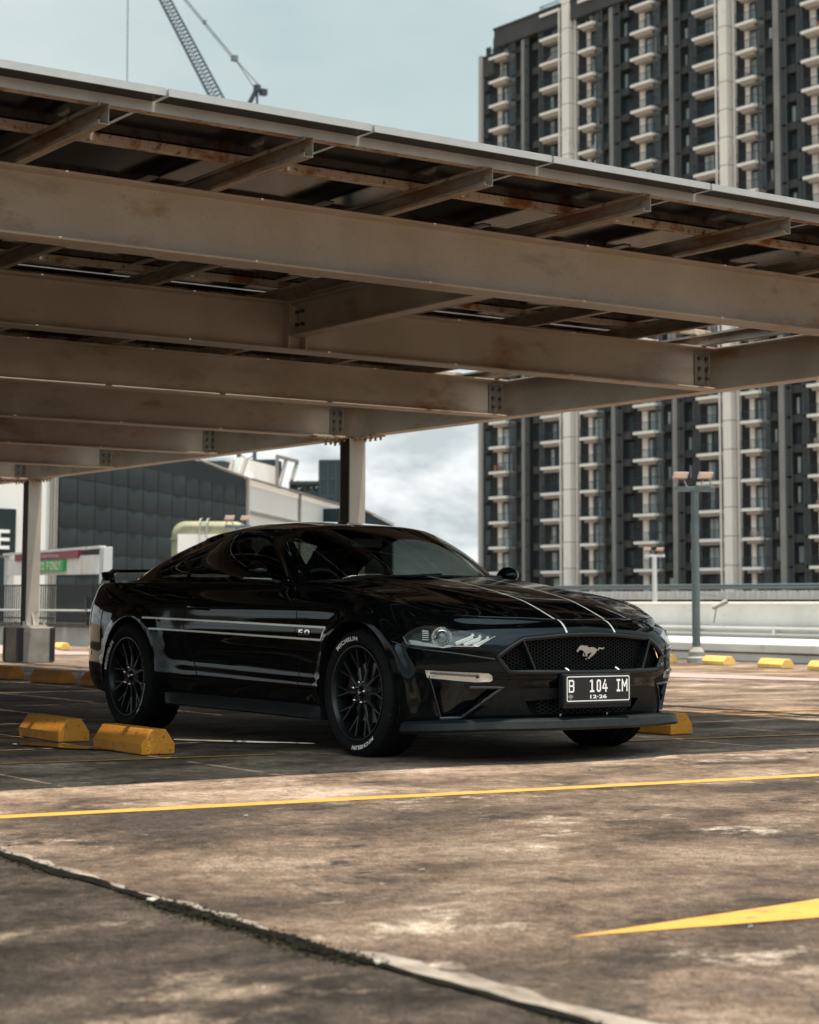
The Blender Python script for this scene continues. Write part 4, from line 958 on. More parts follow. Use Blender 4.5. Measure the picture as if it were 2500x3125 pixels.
def stopc(x,y,rz,label,src=None):
    o=(src or st).copy(); SC.collection.objects.link(o); o.location=(x,y,.004); o.rotation_euler=(0,0,R(rz)); o['label']=label; return o
stopc(-2.07,-1.74,-2,'yellow wheel stop in the shade between a chipped stop and the rear tyre')
stopc(-.72,1.80,4,'yellow wheel stop half hidden behind the end of the front splitter')
stopc(-11.35,1.80,4,'shaded yellow wheel stop in front of the concrete column base')
stopc(-9.95,1.76,4,'shaded yellow wheel stop between the column base and the rear bumper'); stopc(-8.85,1.83,4,'shaded yellow wheel stop mostly hidden behind the rear bumper')
st2=stop_mesh(.63,.20,.125,STOPB); st2.location=(-12.95,12.95,.004); st2.rotation_euler=(0,0,R(-14)); tag(st2,'sunlit yellow wheel stop just behind the car headlight, before the lamp footing','wheel stop',group='yellow wheel stops')
stopc(-11.6,12.82,-14,'sunlit yellow wheel stop directly beside the tall lamp post footing',st2); stopc(-10.15,12.5,-14,'sunlit yellow wheel stop third along the low kerb wall',st2); stopc(-8.95,12.22,-14,'sunlit yellow wheel stop fourth along the low kerb wall, cut off by the frame',st2)
stopc(-24.1,8.25,-12,'far sunlit yellow wheel stop peeking out behind the column base',st2); stopc(-23.0,8.45,-12,'far sunlit yellow wheel stop under the middle of the bar fence',st2); stopc(-21.9,8.8,-12,'far sunlit yellow wheel stop half covered by the rear of the car',st2)
# ------------------------------------------------ carport
STEELP=noise_mat('weathered_beam_paint',[(.30,(.345,.285,.225)),(.5,(.425,.365,.295)),(.70,(.50,.44,.37))],1.1,10,rough=.55,dist=.3,bump=.08,bscale=80,
   extra=[(1.3,12,.56,.70,(.27,.15,.07),(1,1,2.2)),(70,5,.62,.72,(.20,.11,.05),(1,1,1)),(1.6,10,.56,.74,(.27,.23,.19),(1,.7,2)),(3.5,12,.66,.74,(.20,.16,.13),(1,.8,2.5))])
RUST=noise_mat('rusty_beam_paint',[(.35,(.42,.35,.28)),(.65,(.56,.48,.40))],2,10,rough=.6,extra=[(5,10,.50,.60,(.27,.11,.03),(1,1,1)),(30,6,.55,.65,(.16,.07,.03),(1,1,1))])
GALV=noise_mat('galvanised_steel',[(.3,(.42,.43,.42)),(.7,(.60,.60,.58))],8,6,rough=.35,metal=.6,extra=[(6,8,.62,.70,(.25,.13,.05),(1,1,1))])
ALU=noise_mat('anodised_frame',[(.3,(.46,.46,.45)),(.7,(.58,.58,.565))],5,5,rough=.38,metal=.35,extra=[(7,8,.66,.74,(.32,.30,.27),(1,1,1))])
BOLT=noise_mat('dull_bolt',[(.3,(.06,.055,.05)),(.7,(.13,.11,.09))],30,4,rough=.6,metal=.4)
# solar cell glass: dark gloss with faint cell grid
def cellmat(name):
    m=pm(name,(.003,.004,.005),.10,0,.5,ior=1.11); t=m.node_tree; b=t.nodes['Principled BSDF']
    tc=N(t,'ShaderNodeTexCoord'); br=N(t,'ShaderNodeTexBrick'); br.offset=0; br.inputs['Color1'].default_value=(.006,.007,.009,1); br.inputs['Color2'].default_value=(.008,.009,.011,1); br.inputs['Mortar'].default_value=(.03,.032,.034,1)
    br.inputs['Scale'].default_value=1; br.inputs['Mortar Size'].default_value=.002; br.inputs['Brick Width'].default_value=.156; br.inputs['Row Height'].default_value=.156
    t.links.new(tc.outputs['Object'],br.inputs['Vector']); t.links.new(br.outputs['Color'],b.inputs['Base Color']); return m
CELL=cellmat('solar_cell_glass')
CP=empty('solar_carport',(0,0,0),label='rusting steel carport roofed with dark solar panels above the car',cat='carport')
ZB,ZT=2.605,2.955
def ibeam(m,a,b,horizontal_axis,depth=.35,fl=.175,z0=ZB):
    prof=[(-fl/2,0),(fl/2,0),(fl/2,.014),(.006,.020),(.006,depth-.020),(fl/2,depth-.014),(fl/2,depth),(-fl/2,depth),(-fl/2,depth-.014),(-.006,depth-.020),(-.006,.020),(-fl/2,.014)]
    if horizontal_axis=='y': m.prism(prof,a[1],b[1],lambda u,v,d:(a[0]+u,d,z0+v))
    else: m.prism(prof,a[0],b[0],lambda u,v,d:(d,a[1]+u,z0+v))
BX=[0,-2.85,-5.68,-8.50,-11.33,-14.15,-16.95,-19.6]
YG=4.50; YL=-4.50; YE=-9.6  # roof beyond the left girder is added, out of view, to block light
def bolts(m,face,axis,cols,rows,c,sp):
    for i in range(cols):
        for j in range(rows):
            u=(i-(cols-1)/2)*sp[0];v=(j-(rows-1)/2)*sp[1]
            if axis=='x': a=(c[0],c[1]+u,c[2]+v); b=(c[0]+face*.022,c[1]+u,c[2]+v)
            elif axis=='y': a=(c[0]+u,c[1],c[2]+v); b=(c[0]+u,c[1]+face*.022,c[2]+v)
            else: a=(c[0]+u,c[1]+v,c[2]); b=(c[0]+u,c[1]+v,c[2]-.026)
            m.cyl(a,b,.013,8)
bolt0=None; PLATEM=noise_mat('dark_plate',[(.3,(.13,.105,.085)),(.7,(.22,.185,.15))],6,8,rough=.6)  # plate colour darkened to offset the sun that reaches them
for i,x in enumerate(BX):
    m=MB(); ibeam(m,(x,YE),(x,YG-.10),'y')
    bo=m.build('cross_beam',[STEELP],CP,bevel=.003)
    for sg in(1,-1):
        if sg<0 and i>2: continue
        c=(x+.016,sg*(YG-.185),(ZB+ZT)/2); m=MB(); m.box(x+.008,x+.020,c[1]-.085,c[1]+.085,ZB+.04,ZT-.05); m.build('splice_plate',[PLATEM],bo)
        for u in(-.04,.04):
            for v in(-.085,0,.085):
                if bolt0 is None: m=MB(); m.cyl((0,0,0),(.024,0,0),.016,8); bolt0=ob_=m.build('bolt',[BOLT],bo)
                else: ob_=bolt0.copy(); link(ob_,bo)
                ob_.location=(x+.020,c[1]+u,c[2]+v)
for sg in(1,-1):
    m=MB(); y=YG*sg; ibeam(m,(-20.3,y),(1.05 if sg>0 else 1.05,y),'x'); m.build('edge_girder',[STEELP],CP,bevel=.003)
# short tie members between the first beams
m=MB(); ibeam(m,(-.09-2.67,0.36),(-.09,0.36),'x',depth=.25,fl=.125,z0=ZB+.10); o=m.build('tie_beam',[STEELP],CP,bevel=.003)
for xx in(-2.70,-.16):
    for u in(-.035,.035):
        for v in(-.045,.045): m=MB(); bolts(m,-1,'y',1,1,(xx+u,.352,ZB+.225+v),(.07,.09)); m.build('bolt',[BOLT],o)
for y_ in(.29,.43): m=MB(); m.box(-2.85+.006,-2.85+.085,y_,y_+.015,ZB+.016,ZT-.016); m.build('stiffener',[STEELP],CP)
# purlins: lipped C sections
PY=[-9.43,-8.35,-7.26,-6.18,-5.09,-4.01,-2.93,-1.85,-.765,.315,1.385,2.47,3.55,4.30]
cp=[(0,0),(0,.10),(-.05,.10),(-.05,.082),(-.047,.082),(-.047,.097),(-.003,.097),(-.003,.003),(-.047,.003),(-.047,.018),(-.05,.018),(-.05,0)]
pur=None
for y in PY:
    if pur is None:
        m=MB(); m.prism(cp,-20.2,1.03,lambda u,v,d:(d,u,v),caps=False); oo=[(-.05,.082),(-.05,.10),(0,.10),(0,0),(-.05,0),(-.05,.018)];ii=[(-.047,.082),(-.047,.097),(-.003,.097),(-.003,.003),(-.047,.003),(-.047,.018)]
        for d in(-20.2,1.03): m.add([(d,u,v) for u,v in oo+ii],[(j,j+1,7+j,6+j) for j in range(5)])
        pur=m.build('purlin',[STEELP,RUST],CP); pur.location=(0,y,ZT+.001)
        pur.data.materials[0]=noise_mat('purlin_paint',[(.3,(.30,.26,.215)),(.7,(.46,.41,.35))],2.5,9,rough=.55,extra=[(3,12,.50,.62,(.27,.15,.07),(.6,3,3)),(9,10,.58,.68,(.22,.10,.035),(1,2,2))])
    else: o=pur.copy(); link(o,CP); o.location=(0,y,ZT+.001)
# rails and panels
rail=None; x0=1.13; PL_=2.20; k=0
rx=[]
while x0-k*(PL_+.03)>-19: 
    xs_=x0-k*(PL_+.03); rx+=[xs_-.17,xs_-.82,xs_-1.75] ; k+=1
NR=k
hp=[(-.03,0),(.03,0),(.03,.046),(.022,.046),(.022,.006),(-.022,.006),(-.022,.046),(-.03,.046)]
for x in rx:
    m=None
    if rail is None:
        m=MB(); m.prism([(-.026,0),(.026,0),(.026,.046),(-.026,.046)],-9.6,4.42,lambda u,v,d:(u,d,v)); rail=m.build('panel_rail',[RUST],CP,bevel=.004); o=rail
    else: o=rail.copy(); link(o,CP)
    o.location=(x,0,ZT+.102)
ff=MB(); ff.prism([(0,0),(.006,0),(.006,.05),(-.02,.05),(-.02,.046),(0,.046)],-9.6,4.42,lambda u,v,d:(x0-.138+u,d,ZT+.103+v)); ff.build('rail_cover',[ALU],CP)
PX=MB(); np_=0; PW_=1.12; yst=4.03; pan=None; fr_=None
for r in range(NR):
    for c in range(12):
        y=yst-(c+.5)*PW_+.0; x=x0-r*(PL_+.03)-PL_/2
        if pan is None:
            m=MB(); m.box(-PL_/2+.012,PL_/2-.012,-PW_/2+.014,PW_/2-.014,.002,.030); pan=m.build('solar_panel',[CELL],CP)
            m=MB(); a,b=PL_/2,PW_/2-.008
            m.box(a-.012,a,-b,b,0,.036); m.box(-a,-a+.012,-b,b,0,.036); m.box(-a+.012,a-.012,b-.005,b,-.001,.036); m.box(-a+.012,a-.012,-b,-b+.005,-.001,.036)
            fr_=m.build('panel_frame',[ALU],pan); p=pan
            m=MB(); m.box(-.62,-.40,.10,.165,-.004,.002); lb_=m.build('junction_label',[pm('label_pale',(.46,.40,.40),.5)],pan)
        elif np_>=100: tb2=(x,y); PX.box(x-PL_/2+.012,x+PL_/2-.012,y-PW_/2+.014,y+PW_/2-.014,ZT+.152,ZT+.180); PX.box(x+PL_/2-.012,x+PL_/2,y-PW_/2+.008,y+PW_/2-.008,ZT+.150,ZT+.186,1); continue
        else: p=pan.copy(); link(p,CP); f=fr_.copy(); link(f,p); f=lb_.copy(); link(f,p)
        np_+=1
        p.location=(x,y,ZT+.150)
tag(PX.build('solar_panel',[CELL,ALU],CP),kind='stuff')
# columns with concrete bases (H section)
COLM=noise_mat('cream_column_paint',[(.3,(.42,.39,.35)),(.7,(.54,.51,.46))],1.5,8,rough=.5,extra=[(12,6,.68,.72,(.15,.12,.10),(1,1,1))])
colo=[]
for x in(-.02,-8.45,-16.92):
    for sg in(1,-1):
        y=sg*YG; nm=not colo
        if x==-.02 and sg<0: pass
        m=MB(); h=.10
        prof=[(-h,-h),(h,-h),(h,-h+.014),(.006,-h+.014),(.006,h-.014),(h,h-.014),(h,h),(-h,h),(-h,h-.014),(-.006,h-.014),(-.006,-h+.014),(-h,-h+.014)]
        m.prism([(v,u) for u,v in prof],.53,ZB,lambda u,v,d:(x+u,y+v,d)); co=m.build('column',[COLM],CP,bevel=.003)
        m=MB(); m.box(x-.19,x+.19,y-.19,y+.19,.50,.53)
        for a in(-1,1):
            m.add([(x+a*.102,y-.006,.53),(x+a*.102,y+.006,.53),(x+a*.18,y+.006,.53),(x+a*.18,y-.006,.53),(x+a*.102,y-.006,.70),(x+a*.102,y+.006,.70)],[(0,1,2,3),(0,3,4),(1,5,2),(3,2,5,4),(0,4,5,1)])
            for b in(-1,1): m.cyl((x+a*.155,y+b*.155,.53),(x+a*.155,y+b*.155,.585),.018,8)
        m.build('base_plate',[COLM],co)
        m=MB(); m.box(x-.002-h+.014,x+h-.016,y-h+.001,y-.012,.54,ZB-.02); m.build('recess_shade_box',[pm('recess_shade',(.022,.019,.017),.7) if 'recess_shade' not in MATS else MATS['recess_shade']],co)  # added dark box paints the shade of the open column recess
        m=MB(); m.box(x-.27,x+.27,y-.27,y+.27,.0,.50); cb=m.build('concrete_base',[GREYC],co,bevel=.012)
        for a in(-1,1):
            for b in(-1,1):
                m=MB(); m.prism([(.278,.278),(.20,.278),(.20,.270),(.270,.270),(.270,.20),(.278,.20)],.02,.495,lambda u,v,d:(x+a*u,y+b*v,d)); m.build('corner_guard',[pm('guard_black',(.014,.018,.02),.6) if 'guard_black' not in MATS else MATS['guard_black']],cb)
        m=MB()
        for q in(-1,1):
            m.box(x+q*.30-.20,x+q*.30+.20,y-.09,y+.09,ZB-.014,ZB-.001)
            for i in range(4):
                for b in(-.06,.06): m.cyl((x+q*.30+(i-1.5)*.1,y+b,ZB-.014),(x+q*.30+(i-1.5)*.1,y+b,ZB-.048),.014,7)
        m.box(x-.09,x+.09,y-sg*.30-.2,y-sg*.30+.2,ZB-.014,ZB-.001)
        for i in range(4):
            for b in(-.06,.06): m.cyl((x+b,y-sg*.30+(i-1.5)*.1,ZB-.014),(x+b,y-sg*.30+(i-1.5)*.1,ZB-.048),.014,7)
        m.build('bolted_joint',[RUST],co); colo.append(co)
# cable clip bits hanging from the first bay
m=MB(); m.tube([(-.55,3.1,ZT-.02),(-.60,3.05,ZT-.10),(-.45,3.0,ZT-.14),(-.25,2.95,ZT-.09),(-.2,2.92,ZT)],.018,8); m.bar((-.25,2.95,ZT-.02),(-.18,3.0,ZT-.17),.05,.03); m.build('cable_conduit',[DARK],CP,smooth=50)
# ------------------------------------------------ low walls on the right
WALLM=noise_mat('painted_parapet',[(.3,(.44,.435,.42)),(.7,(.56,.555,.54))],1.2,9,rough=.8,extra=[(4,8,.62,.74,(.30,.29,.27),(1,1,3))],bump=.1)
def wallprism(name,p0,p1,off0,off1,z0,z1,mat,parent=None,bevel=None):
    d=(Vector(p1)-Vector(p0)).normalized(); n=Vector((d.y,-d.x)) if Vector((d.y,-d.x)).dot(Vector((FWD.x,FWD.y)))>0 else Vector((-d.y,d.x))
    a=Vector(p0);b=Vector(p1); P=[a+n*off0,b+n*off0,b+n*off1,a+n*off1]
    m=MB(); m.add([(q.x,q.y,z0) for q in P]+[(q.x,q.y,z1) for q in P],[(3,2,1,0),(4,5,6,7),(0,1,5,4),(1,2,6,5),(2,3,7,6),(3,0,4,7)])
    return m.build(name,[mat],parent,bevel=bevel)
_k0,_k1=at(1900,1857,32),at(2500,1857,28); _kd=(_k1-_k0); w0=tuple((_k0-_kd*5)[:2]); w1=tuple((_k1+_kd*3)[:2])
_b0,_b1=at(1900,1857,38.5),at(2500,1857,33.3); _bd=(_b1-_b0); v0=tuple((_b0-_bd*5)[:2]); v1=tuple((_b1+_bd*3)[:2])
kw=tag(wallprism('kerb_wall',w0,w1,0,.45,0,.135,WALLM,bevel=.02),'low grey kerb wall behind the sunlit wheel stops','wall')
tag(wallprism('kerb_coping',w0,w1,-.05,5.2,.150,.285,noise_mat('bright_coping',[(.3,(.50,.49,.47)),(.7,(.62,.61,.585))],2,8,rough=.75,extra=[(3,8,.6,.7,(.38,.36,.33),(1,1,1))]),bevel=.02),'broad pale raised slab between the kerb wall and the parapet','ledge')
pw=tag(wallprism('parapet_wall',v0,v1,0,.25,.0,.90,WALLM),'smooth light grey parapet wall behind the lamp post','wall')
wallprism('wall_cap',v0,v1,-.06,.30,.90,.935,noise_mat('white_cap',[(.3,(.70,.69,.66)),(.7,(.78,.77,.74))],3,5,rough=.7),pw,bevel=.008)
dW=(Vector(w1)-Vector(w0)).normalized(); nW=Vector((-dW.y,dW.x)) if Vector((-dW.y,dW.x)).dot(Vector((FWD.x,FWD.y)))>0 else Vector((dW.y,-dW.x))
m=MB(); a=Vector(v0)-nW*.08;b=Vector(v1)-nW*.08
m.tube([(a.x,a.y,.47),(b.x,b.y,.47)],.028,8); m.tube([(a.x,a.y,.36),(b.x,b.y,.36)],.018,8)
for i in range(24):
    q=a+(b-a)*(i+.5)/24; m.cbox((q.x,q.y,.42),(.06,.06,.16))
tag(m.build('service_pipe',[WALLM],smooth=40),'white service pipes clipped along the foot of the parapet','pipe')
# flyover guard rail beyond
a=at(1700,1857,66); b=at(2900,1857,54); a.z=b.z=0
gr=empty('flyover_barrier',(0,0,0),label='pale flyover barrier with posts beyond the parapet wall',cat='barrier')
wallprism('barrier_base',(a.x,a.y),(b.x,b.y),0,.4,.0,1.10,pm('barrier_dark',(.05,.05,.048),.8),gr)  # dark grey base below the pale band
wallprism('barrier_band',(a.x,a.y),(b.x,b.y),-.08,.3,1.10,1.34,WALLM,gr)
m=MB(); m.cbox((0,0,1.235),(.12,.30,.27)); bp_=m.build('barrier_post',[WALLM],gr)
for i in range(38):
    q=a+(b-a)*(i+.5)/38; o=bp_ if i==0 else bp_.copy()
    if i: link(o,gr)
    o.location=(q.x,q.y,0)
m=MB(); 
m.tube([(a.x,a.y,1.55),(b.x,b.y,1.55)],.035,8); m.tube([(a.x,a.y,1.47),(b.x,b.y,1.47)],.05,8); m.build('hand_rail',[pm('rail_blue_grey',(.12,.15,.16),.5,.3)],gr)
# ------------------------------------------------ lamp posts
POSTM=noise_mat('blue_grey_post',[(.3,(.075,.10,.105)),(.7,(.11,.14,.145))],3,5,rough=.5); AMB=pm('amber_lens',(.42,.27,.17),.3,0,.5,.5); HEADM=pm('lamp_housing',(.35,.26,.27),.5)
def lamp(name,base,H,r,arm,mat,label,heads=True,ang=0.):
    e=empty(name,base,ang,label=label,cat='lamp post',group='floodlight posts')
    m=MB(); m.cyl((0,0,.0),(0,0,H),r,20,r2=r*.92); m.build('pole',[mat],e,smooth=40)
    m=MB(); m.lathe([(r*2.3,0),(r*2.3,.08),(r*1.9,.10),(r*1.9,.17),(r*1.3,.22),(r*1.05,.24)],24,lambda a,b,d:(a,b,d)); m.build('footing',[GREYC],e,smooth=35)
    m=MB(); m.box(-arm/2,arm/2,-.05,.05,H,H+.07); m.build('cross_arm',[mat],e,bevel=.006)
    for i,x in enumerate((-arm*.36,arm*.26)):
        m=MB(); m.prism([(-.115,-.05),(.115,-.05),(.085,.05),(-.085,.05)],-.07,.07,lambda u,v,d:(x+u+d*.25,-.02+v*.7+d*.1,H+.235+d*.75)); h=m.build('flood_head',[HEADM],e,bevel=.01)
        m=MB(); m.prism([(-.082,-.052),(.082,-.052),(.082,.052),(-.082,.052)],0,.012,lambda u,v,d:(x+u+v*.25,-.060-d+v*.1,H+.235+v*.72)); m.build('lens',[AMB],h)
        m=MB(); m.bar((x-.08,0,H+.07),(x-.03,0,H+.17),.02,.02); m.bar((x+.10,0,H+.07),(x+.06,0,H+.17),.02,.02); m.build('bracket',[HEADM],h)
    return e
b=at(2126,2010,28.6); b.z=0
lp=lamp('lamp_post',b,2.55,.062,.60,POSTM,'tall blue-grey lamp post with two amber floodlights in front of the parapet',ang=math.atan2(RGT.y,RGT.x))
m=MB(); m.bar((.06,0,1.02),(.42,-.02,.98),.02,.02); m.tube([(.40,-.02,.98),(.40,-.02,.93),(.40,-.02,.90)],.018,8); m.tube([(.46,-.05,.92),(.36,-.03,.87),(.24,-.02,.82)],.035,10); m.bar((.30,-.02,.82),(.26,-.02,.60),.02,.02); m.build('cctv_bracket',[GREYC],lp,smooth=40)
b=at(2000,1990,58); b.z=0
lamp('lamp_post',b,2.36,.078,.62,pm('white_post',(.62,.62,.60),.5),'shorter white lamp post beyond the parapet wall',ang=math.atan2(RGT.y,RGT.x))
b=at(722,1990,44); b.z=0
lamp('lamp_post',b,2.60,.06,.60,POSTM,'lamp post behind the car with only its pinkish floodlights showing above the roof',ang=math.atan2(RGT.y,RGT.x)+.3)
# ------------------------------------------------ apartment tower
DW=noise_mat('charcoal_cladding',[(.3,(.013,.015,.016)),(.7,(.020,.022,.024))],.3,6,rough=.7)
SPM=noise_mat('mid_grey_render',[(.3,(.040,.041,.041)),(.7,(.058,.058,.057))],.4,6,rough=.8)
LVM=pm('louvre_slate',(.075,.085,.09),.55); FINM=noise_mat('grey_fin',[(.3,(.19,.18,.17)),(.7,(.25,.24,.23))],.4,5,rough=.8)
PIL=noise_mat('off_white_render',[(.3,(.72,.66,.60)),(.7,(.80,.74,.68))],.25,8,rough=.8,extra=[(.6,8,.6,.75,(.48,.44,.40),(1,1,.3))])
JNT=pm('joint_brown',(.22,.18,.15),.8)  # brownish tone for the pier joints
SLB=noise_mat('balcony_white',[(.3,(.72,.70,.66)),(.7,(.80,.78,.74))],.5,5,rough=.75)
GLD=noise_mat('dark_window',[(.3,(.012,.020,.024)),(.7,(.03,.045,.05))],.4,3,rough=.12); CUR=noise_mat('curtain',[(.35,(.14,.18,.19)),(.65,(.46,.50,.49))],2.2,3,rough=.8,stretch=(1,1,.04)); RAILM=pm('railing_dark',(.02,.028,.032),.5)
def dpx(px): return 1/(.0042973+(px-1521)*9.343e-7)
TA=at(1462,1857,dpx(1462)); TB=at(2540,1857,dpx(2540)); TA.z=TB.z=0
TU=(TB-TA).normalized(); TN=Vector((-TU.y,TU.x,0)); 
if TN.dot(FWD)<0: TN=-TN
def LX(px,w):
    r=at(px,1857,100)-CO; r.z=0; r.normalize(); c=Vector((CO.x,CO.y,0)); q=TA+TN*w
    # c + r*t on plane through q normal TN
    t=(q-c).dot(TN)/r.dot(TN); return (c+r*t-TA).dot(TU)
def zz(px,py): return at(px,py,dpx(px)).z
FHt=3.06; Z0=zz(2190,1737)
TW=empty('apartment_tower',(TA.x,TA.y,0),math.atan2(TU.y,TU.x),label='tall charcoal and white apartment tower with stacked balconies beyond the parapet wall',cat='apartment tower')
sgn=1 if (Vector((-math.sin(math.atan2(TU.y,TU.x)),math.cos(math.atan2(TU.y,TU.x)),0)).dot(TN)>0) else -1
def tb(m,x0,x1,y0,y1,z0,z1,mi=0): m.box(min(x0,x1),max(x0,x1),min(y0*sgn,y1*sgn),max(y0*sgn,y1*sgn),z0,z1,mi)
K0,K1=-2,21
ZTOP=zz(1720,8)
m=MB(); xa,xb=LX(1505,1.6),LX(2640,1.6); tb(m,xa,xb,1.62,22,-8,ZTOP-.5); tb(m,LX(1466,1.6)+.2,xa,1.62,22,-8,zz(1466,180)); m.build('wall',[DW],TW)
m=MB(); tb(m,LX(1508,.3),xb,.30,1.6,Z0+FHt*21.15+.9,ZTOP-.2); tb(m,LX(1508,.3)-.1,xb,.2,1.0,ZTOP-.2,ZTOP+.1); tb(m,LX(1466,.3),LX(1506,.3),.30,1.6,zz(1466,180)-2.4,zz(1466,180)); tb(m,LX(1466,.3),LX(1506,.3)+.2,.2,1.0,zz(1466,180),zz(1466,180)+.25); m.build('parapet_band',[SPM],TW)
def vstrip(name,px0,px1,y0,y1,mat,z1=None):
    m=MB(); tb(m,LX(px0,y0),LX(px1,y0),y0,y1,-8,z1 or Z0+FHt*21.4); return m.build(name,[mat],TW)
# pier render with a dark joint at every floor
PIERM=PIL.copy(); t=PIERM.node_tree; b_=t.nodes['Principled BSDF']; src=b_.inputs['Base Color'].links[0].from_socket
tc_=N(t,'ShaderNodeTexCoord'); sp_=N(t,'ShaderNodeSeparateXYZ'); t.links.new(tc_.outputs['Object'],sp_.inputs[0])
a1=N(t,'ShaderNodeMath',operation='SUBTRACT'); a1.inputs[1].default_value=Z0+.35-FHt*10; t.links.new(sp_.outputs['Z'],a1.inputs[0])
a2=N(t,'ShaderNodeMath',operation='MODULO'); a2.inputs[1].default_value=FHt; t.links.new(a1.outputs[0],a2.inputs[0])
a3=N(t,'ShaderNodeMath',operation='LESS_THAN'); a3.inputs[1].default_value=.09; t.links.new(a2.outputs[0],a3.inputs[0])
mx_=N(t,'ShaderNodeMix',data_type='RGBA'); mx_.inputs['B'].default_value=(.24,.20,.17,1); t.links.new(a3.outputs[0],mx_.inputs['Factor']); t.links.new(src,mx_.inputs['A']); t.links.new(mx_.outputs['Result'],b_.inputs['Base Color'])
m=MB(); tb(m,LX(1459,0),LX(1468,0),0,.35,-8,zz(1462,172)); m.build('corner_fin',[pm('corner_grey',(.36,.34,.32),.8)],TW)
for a,b in((1593,1603),(1869,1881),(2057,2071),(2385,2403)): vstrip('facade_fin',a,b,.55,.95,FINM)
for a,b in((1720,1742),(2213,2238)):
    m=MB(); tb(m,LX(a,0),LX(b,0),0,1.62,-8,ZTOP+2.2 if a<2000 else ZTOP+4); p=m.build('white_pier',[PIL],TW)
    p.data.materials[0]=PIERM
    for q_ in((LX(a,0)-.42,LX(a,0)-.28,-.15,0),(LX(b,0)+.5,LX(b,0)+.62,.5,.65)): m=MB(); tb(m,*q_,-8,ZTOP-1); m.build('downpipe',[PIL],p)
for a,b in((1555,1575),(1603,1616),(1648,1662),(1828,1848),(1882,1903),(2009,2029),(2073,2092),(2121,2143),(2335,2358),(2406,2425),(2459,2478)):
    m=MB(); x0,x1=LX(a,.5),LX(b,.5); 
    for k in range(K0,K1+1):
        zb=Z0+FHt*k
        for i in range(12): tb(m,x0,x1,.50,.56,zb+.30+i*.232,zb+.40+i*.232)
    tb(m,x0,x0+.06,.48,.6,-5,Z0+FHt*21.9); tb(m,x1-.06,x1,.48,.6,-5,Z0+FHt*21.9); m.build('louvre_screen',[LVM],TW)
# spandrels and windows
nw=0;nsp=0;SPX=MB();extra=MB()
rw=random.Random(11)
for a,b in((2427,2457),(2360,2383),(2095,2119),(2031,2055),(1904,1931),(1848,1867),(1630,1649),(1577,1592),(1470,1490)):
    x0,x1=LX(a,1.0),LX(b,1.0); sp0=None
    for k in range(K0,K1+1):
        zb=Z0+FHt*k; dz=.0 if (a in(2427,1904,1630,1470)) else .4
        if nsp<96:
            if sp0 is None: m=MB(); tb(m,x0,x1,.95,1.62,-.45,.40); sp0=o=m.build('spandrel_panel',[SPM],TW)
            else: o=sp0.copy(); link(o,TW)
            o.location=(0,0,zb+dz); nsp+=1
        else: tb(SPX,x0,x1,.95,1.62,zb-.45+dz,zb+.40+dz)
    for k in range(K1,K0-1,-1):
        zb=Z0+FHt*k; xx0,xx1=x0+.1*(x1-x0),x1-.15*(x1-x0)
        if nw<100:
            m=MB(); tb(m,xx0,xx1,1.56,1.60,zb+.5,zb+2.3,0)
            if rw.random()<.45: tb(m,xx0+.1*(xx1-xx0),xx0+(.4+.3*rw.random())*(xx1-xx0),1.52,1.555,zb+.55,zb+2.2,1)
            m.build('window',[GLD,CUR],TW); nw+=1
        else: tb(extra,xx0,xx1,1.56,1.60,zb+.5,zb+2.3)
tag(extra.build('window',[GLD],TW),kind='stuff'); tag(SPX.build('spandrel_panel',[SPM],TW),kind='stuff')
# balconies
def balc(m,r,w,side_wall,dx=0,dz=0,var=0):
    tb(m,dx,dx+w,0,1.62,dz-.14,dz+.16,0); tb(m,dx+(.0 if side_wall=='r' else .35),dx+w-.35,.45,1.62,dz-.46,dz-.14,1)
    tb(r,dx,dx+w,.04,.08,dz+1.12,dz+1.18,0); tb(r,dx,dx+w,.04,.07,dz+.28,dz+.32,0)
    n=int(w/.16)
    for i in range(n+1): x=dx+i*(w)/n; tb(r,x-.014,x+.014,.045,.075,dz+.16,dz+1.12,0)
    for q in(dx,dx+w-.04): tb(r,q,q+.04,.08,1.5,dz+1.12,dz+1.18,0)
def glass(m,w,dx,dz,var,wl):
    tb(m,dx+wl,dx+w-.15,1.52,1.58,dz+.16,dz+2.45,0)
    r=random.Random(var)
    if r.random()<.85:
        a=dx+wl+.1+r.random()*.5; b=a+(.5+r.random()*1.1); tb(m,a,min(b,dx+w-.3),1.48,1.515,dz+.2,dz+2.35,1)
    if r.random()<.5:
        a=dx+w-.9-r.random()*.4; tb(m,a,a+.5,1.48,1.515,dz+.2,dz+2.35,1)
    x=dx+wl+(w-wl)*.5; tb(m,x-.03,x+.03,1.44,1.475,dz+.16,dz+2.45,2)
    if r.random()<.18:
        for j in range(3): c=dx+.4+r.random()*(w-.9); tb(m,c,c+.25,.5,.65,dz+.16,dz+.5+.5*r.random(),3)
CLUT=noise_mat('balcony_clutter',[(.3,(.5,.5,.48)),(.5,(.55,.20,.08)),(.7,(.65,.6,.6))],.6,2,rough=.7)
WLW=MB(); DROPM=pm('balcony_beam_shaded',(.42,.40,.37),.8)  # drop beams darkened: shade under the slab put into their colour
bal=[('G',2472,2546,'l'),('F',2266,2324,'l'),('E',2130,2204,'r'),('D',1935,2001,'l'),('C',1770,1818,'l'),('B',1650,1712,'r'),('A',1491,1543,'l')]
nb=0;XS=MB();XR=MB();XG=MB()
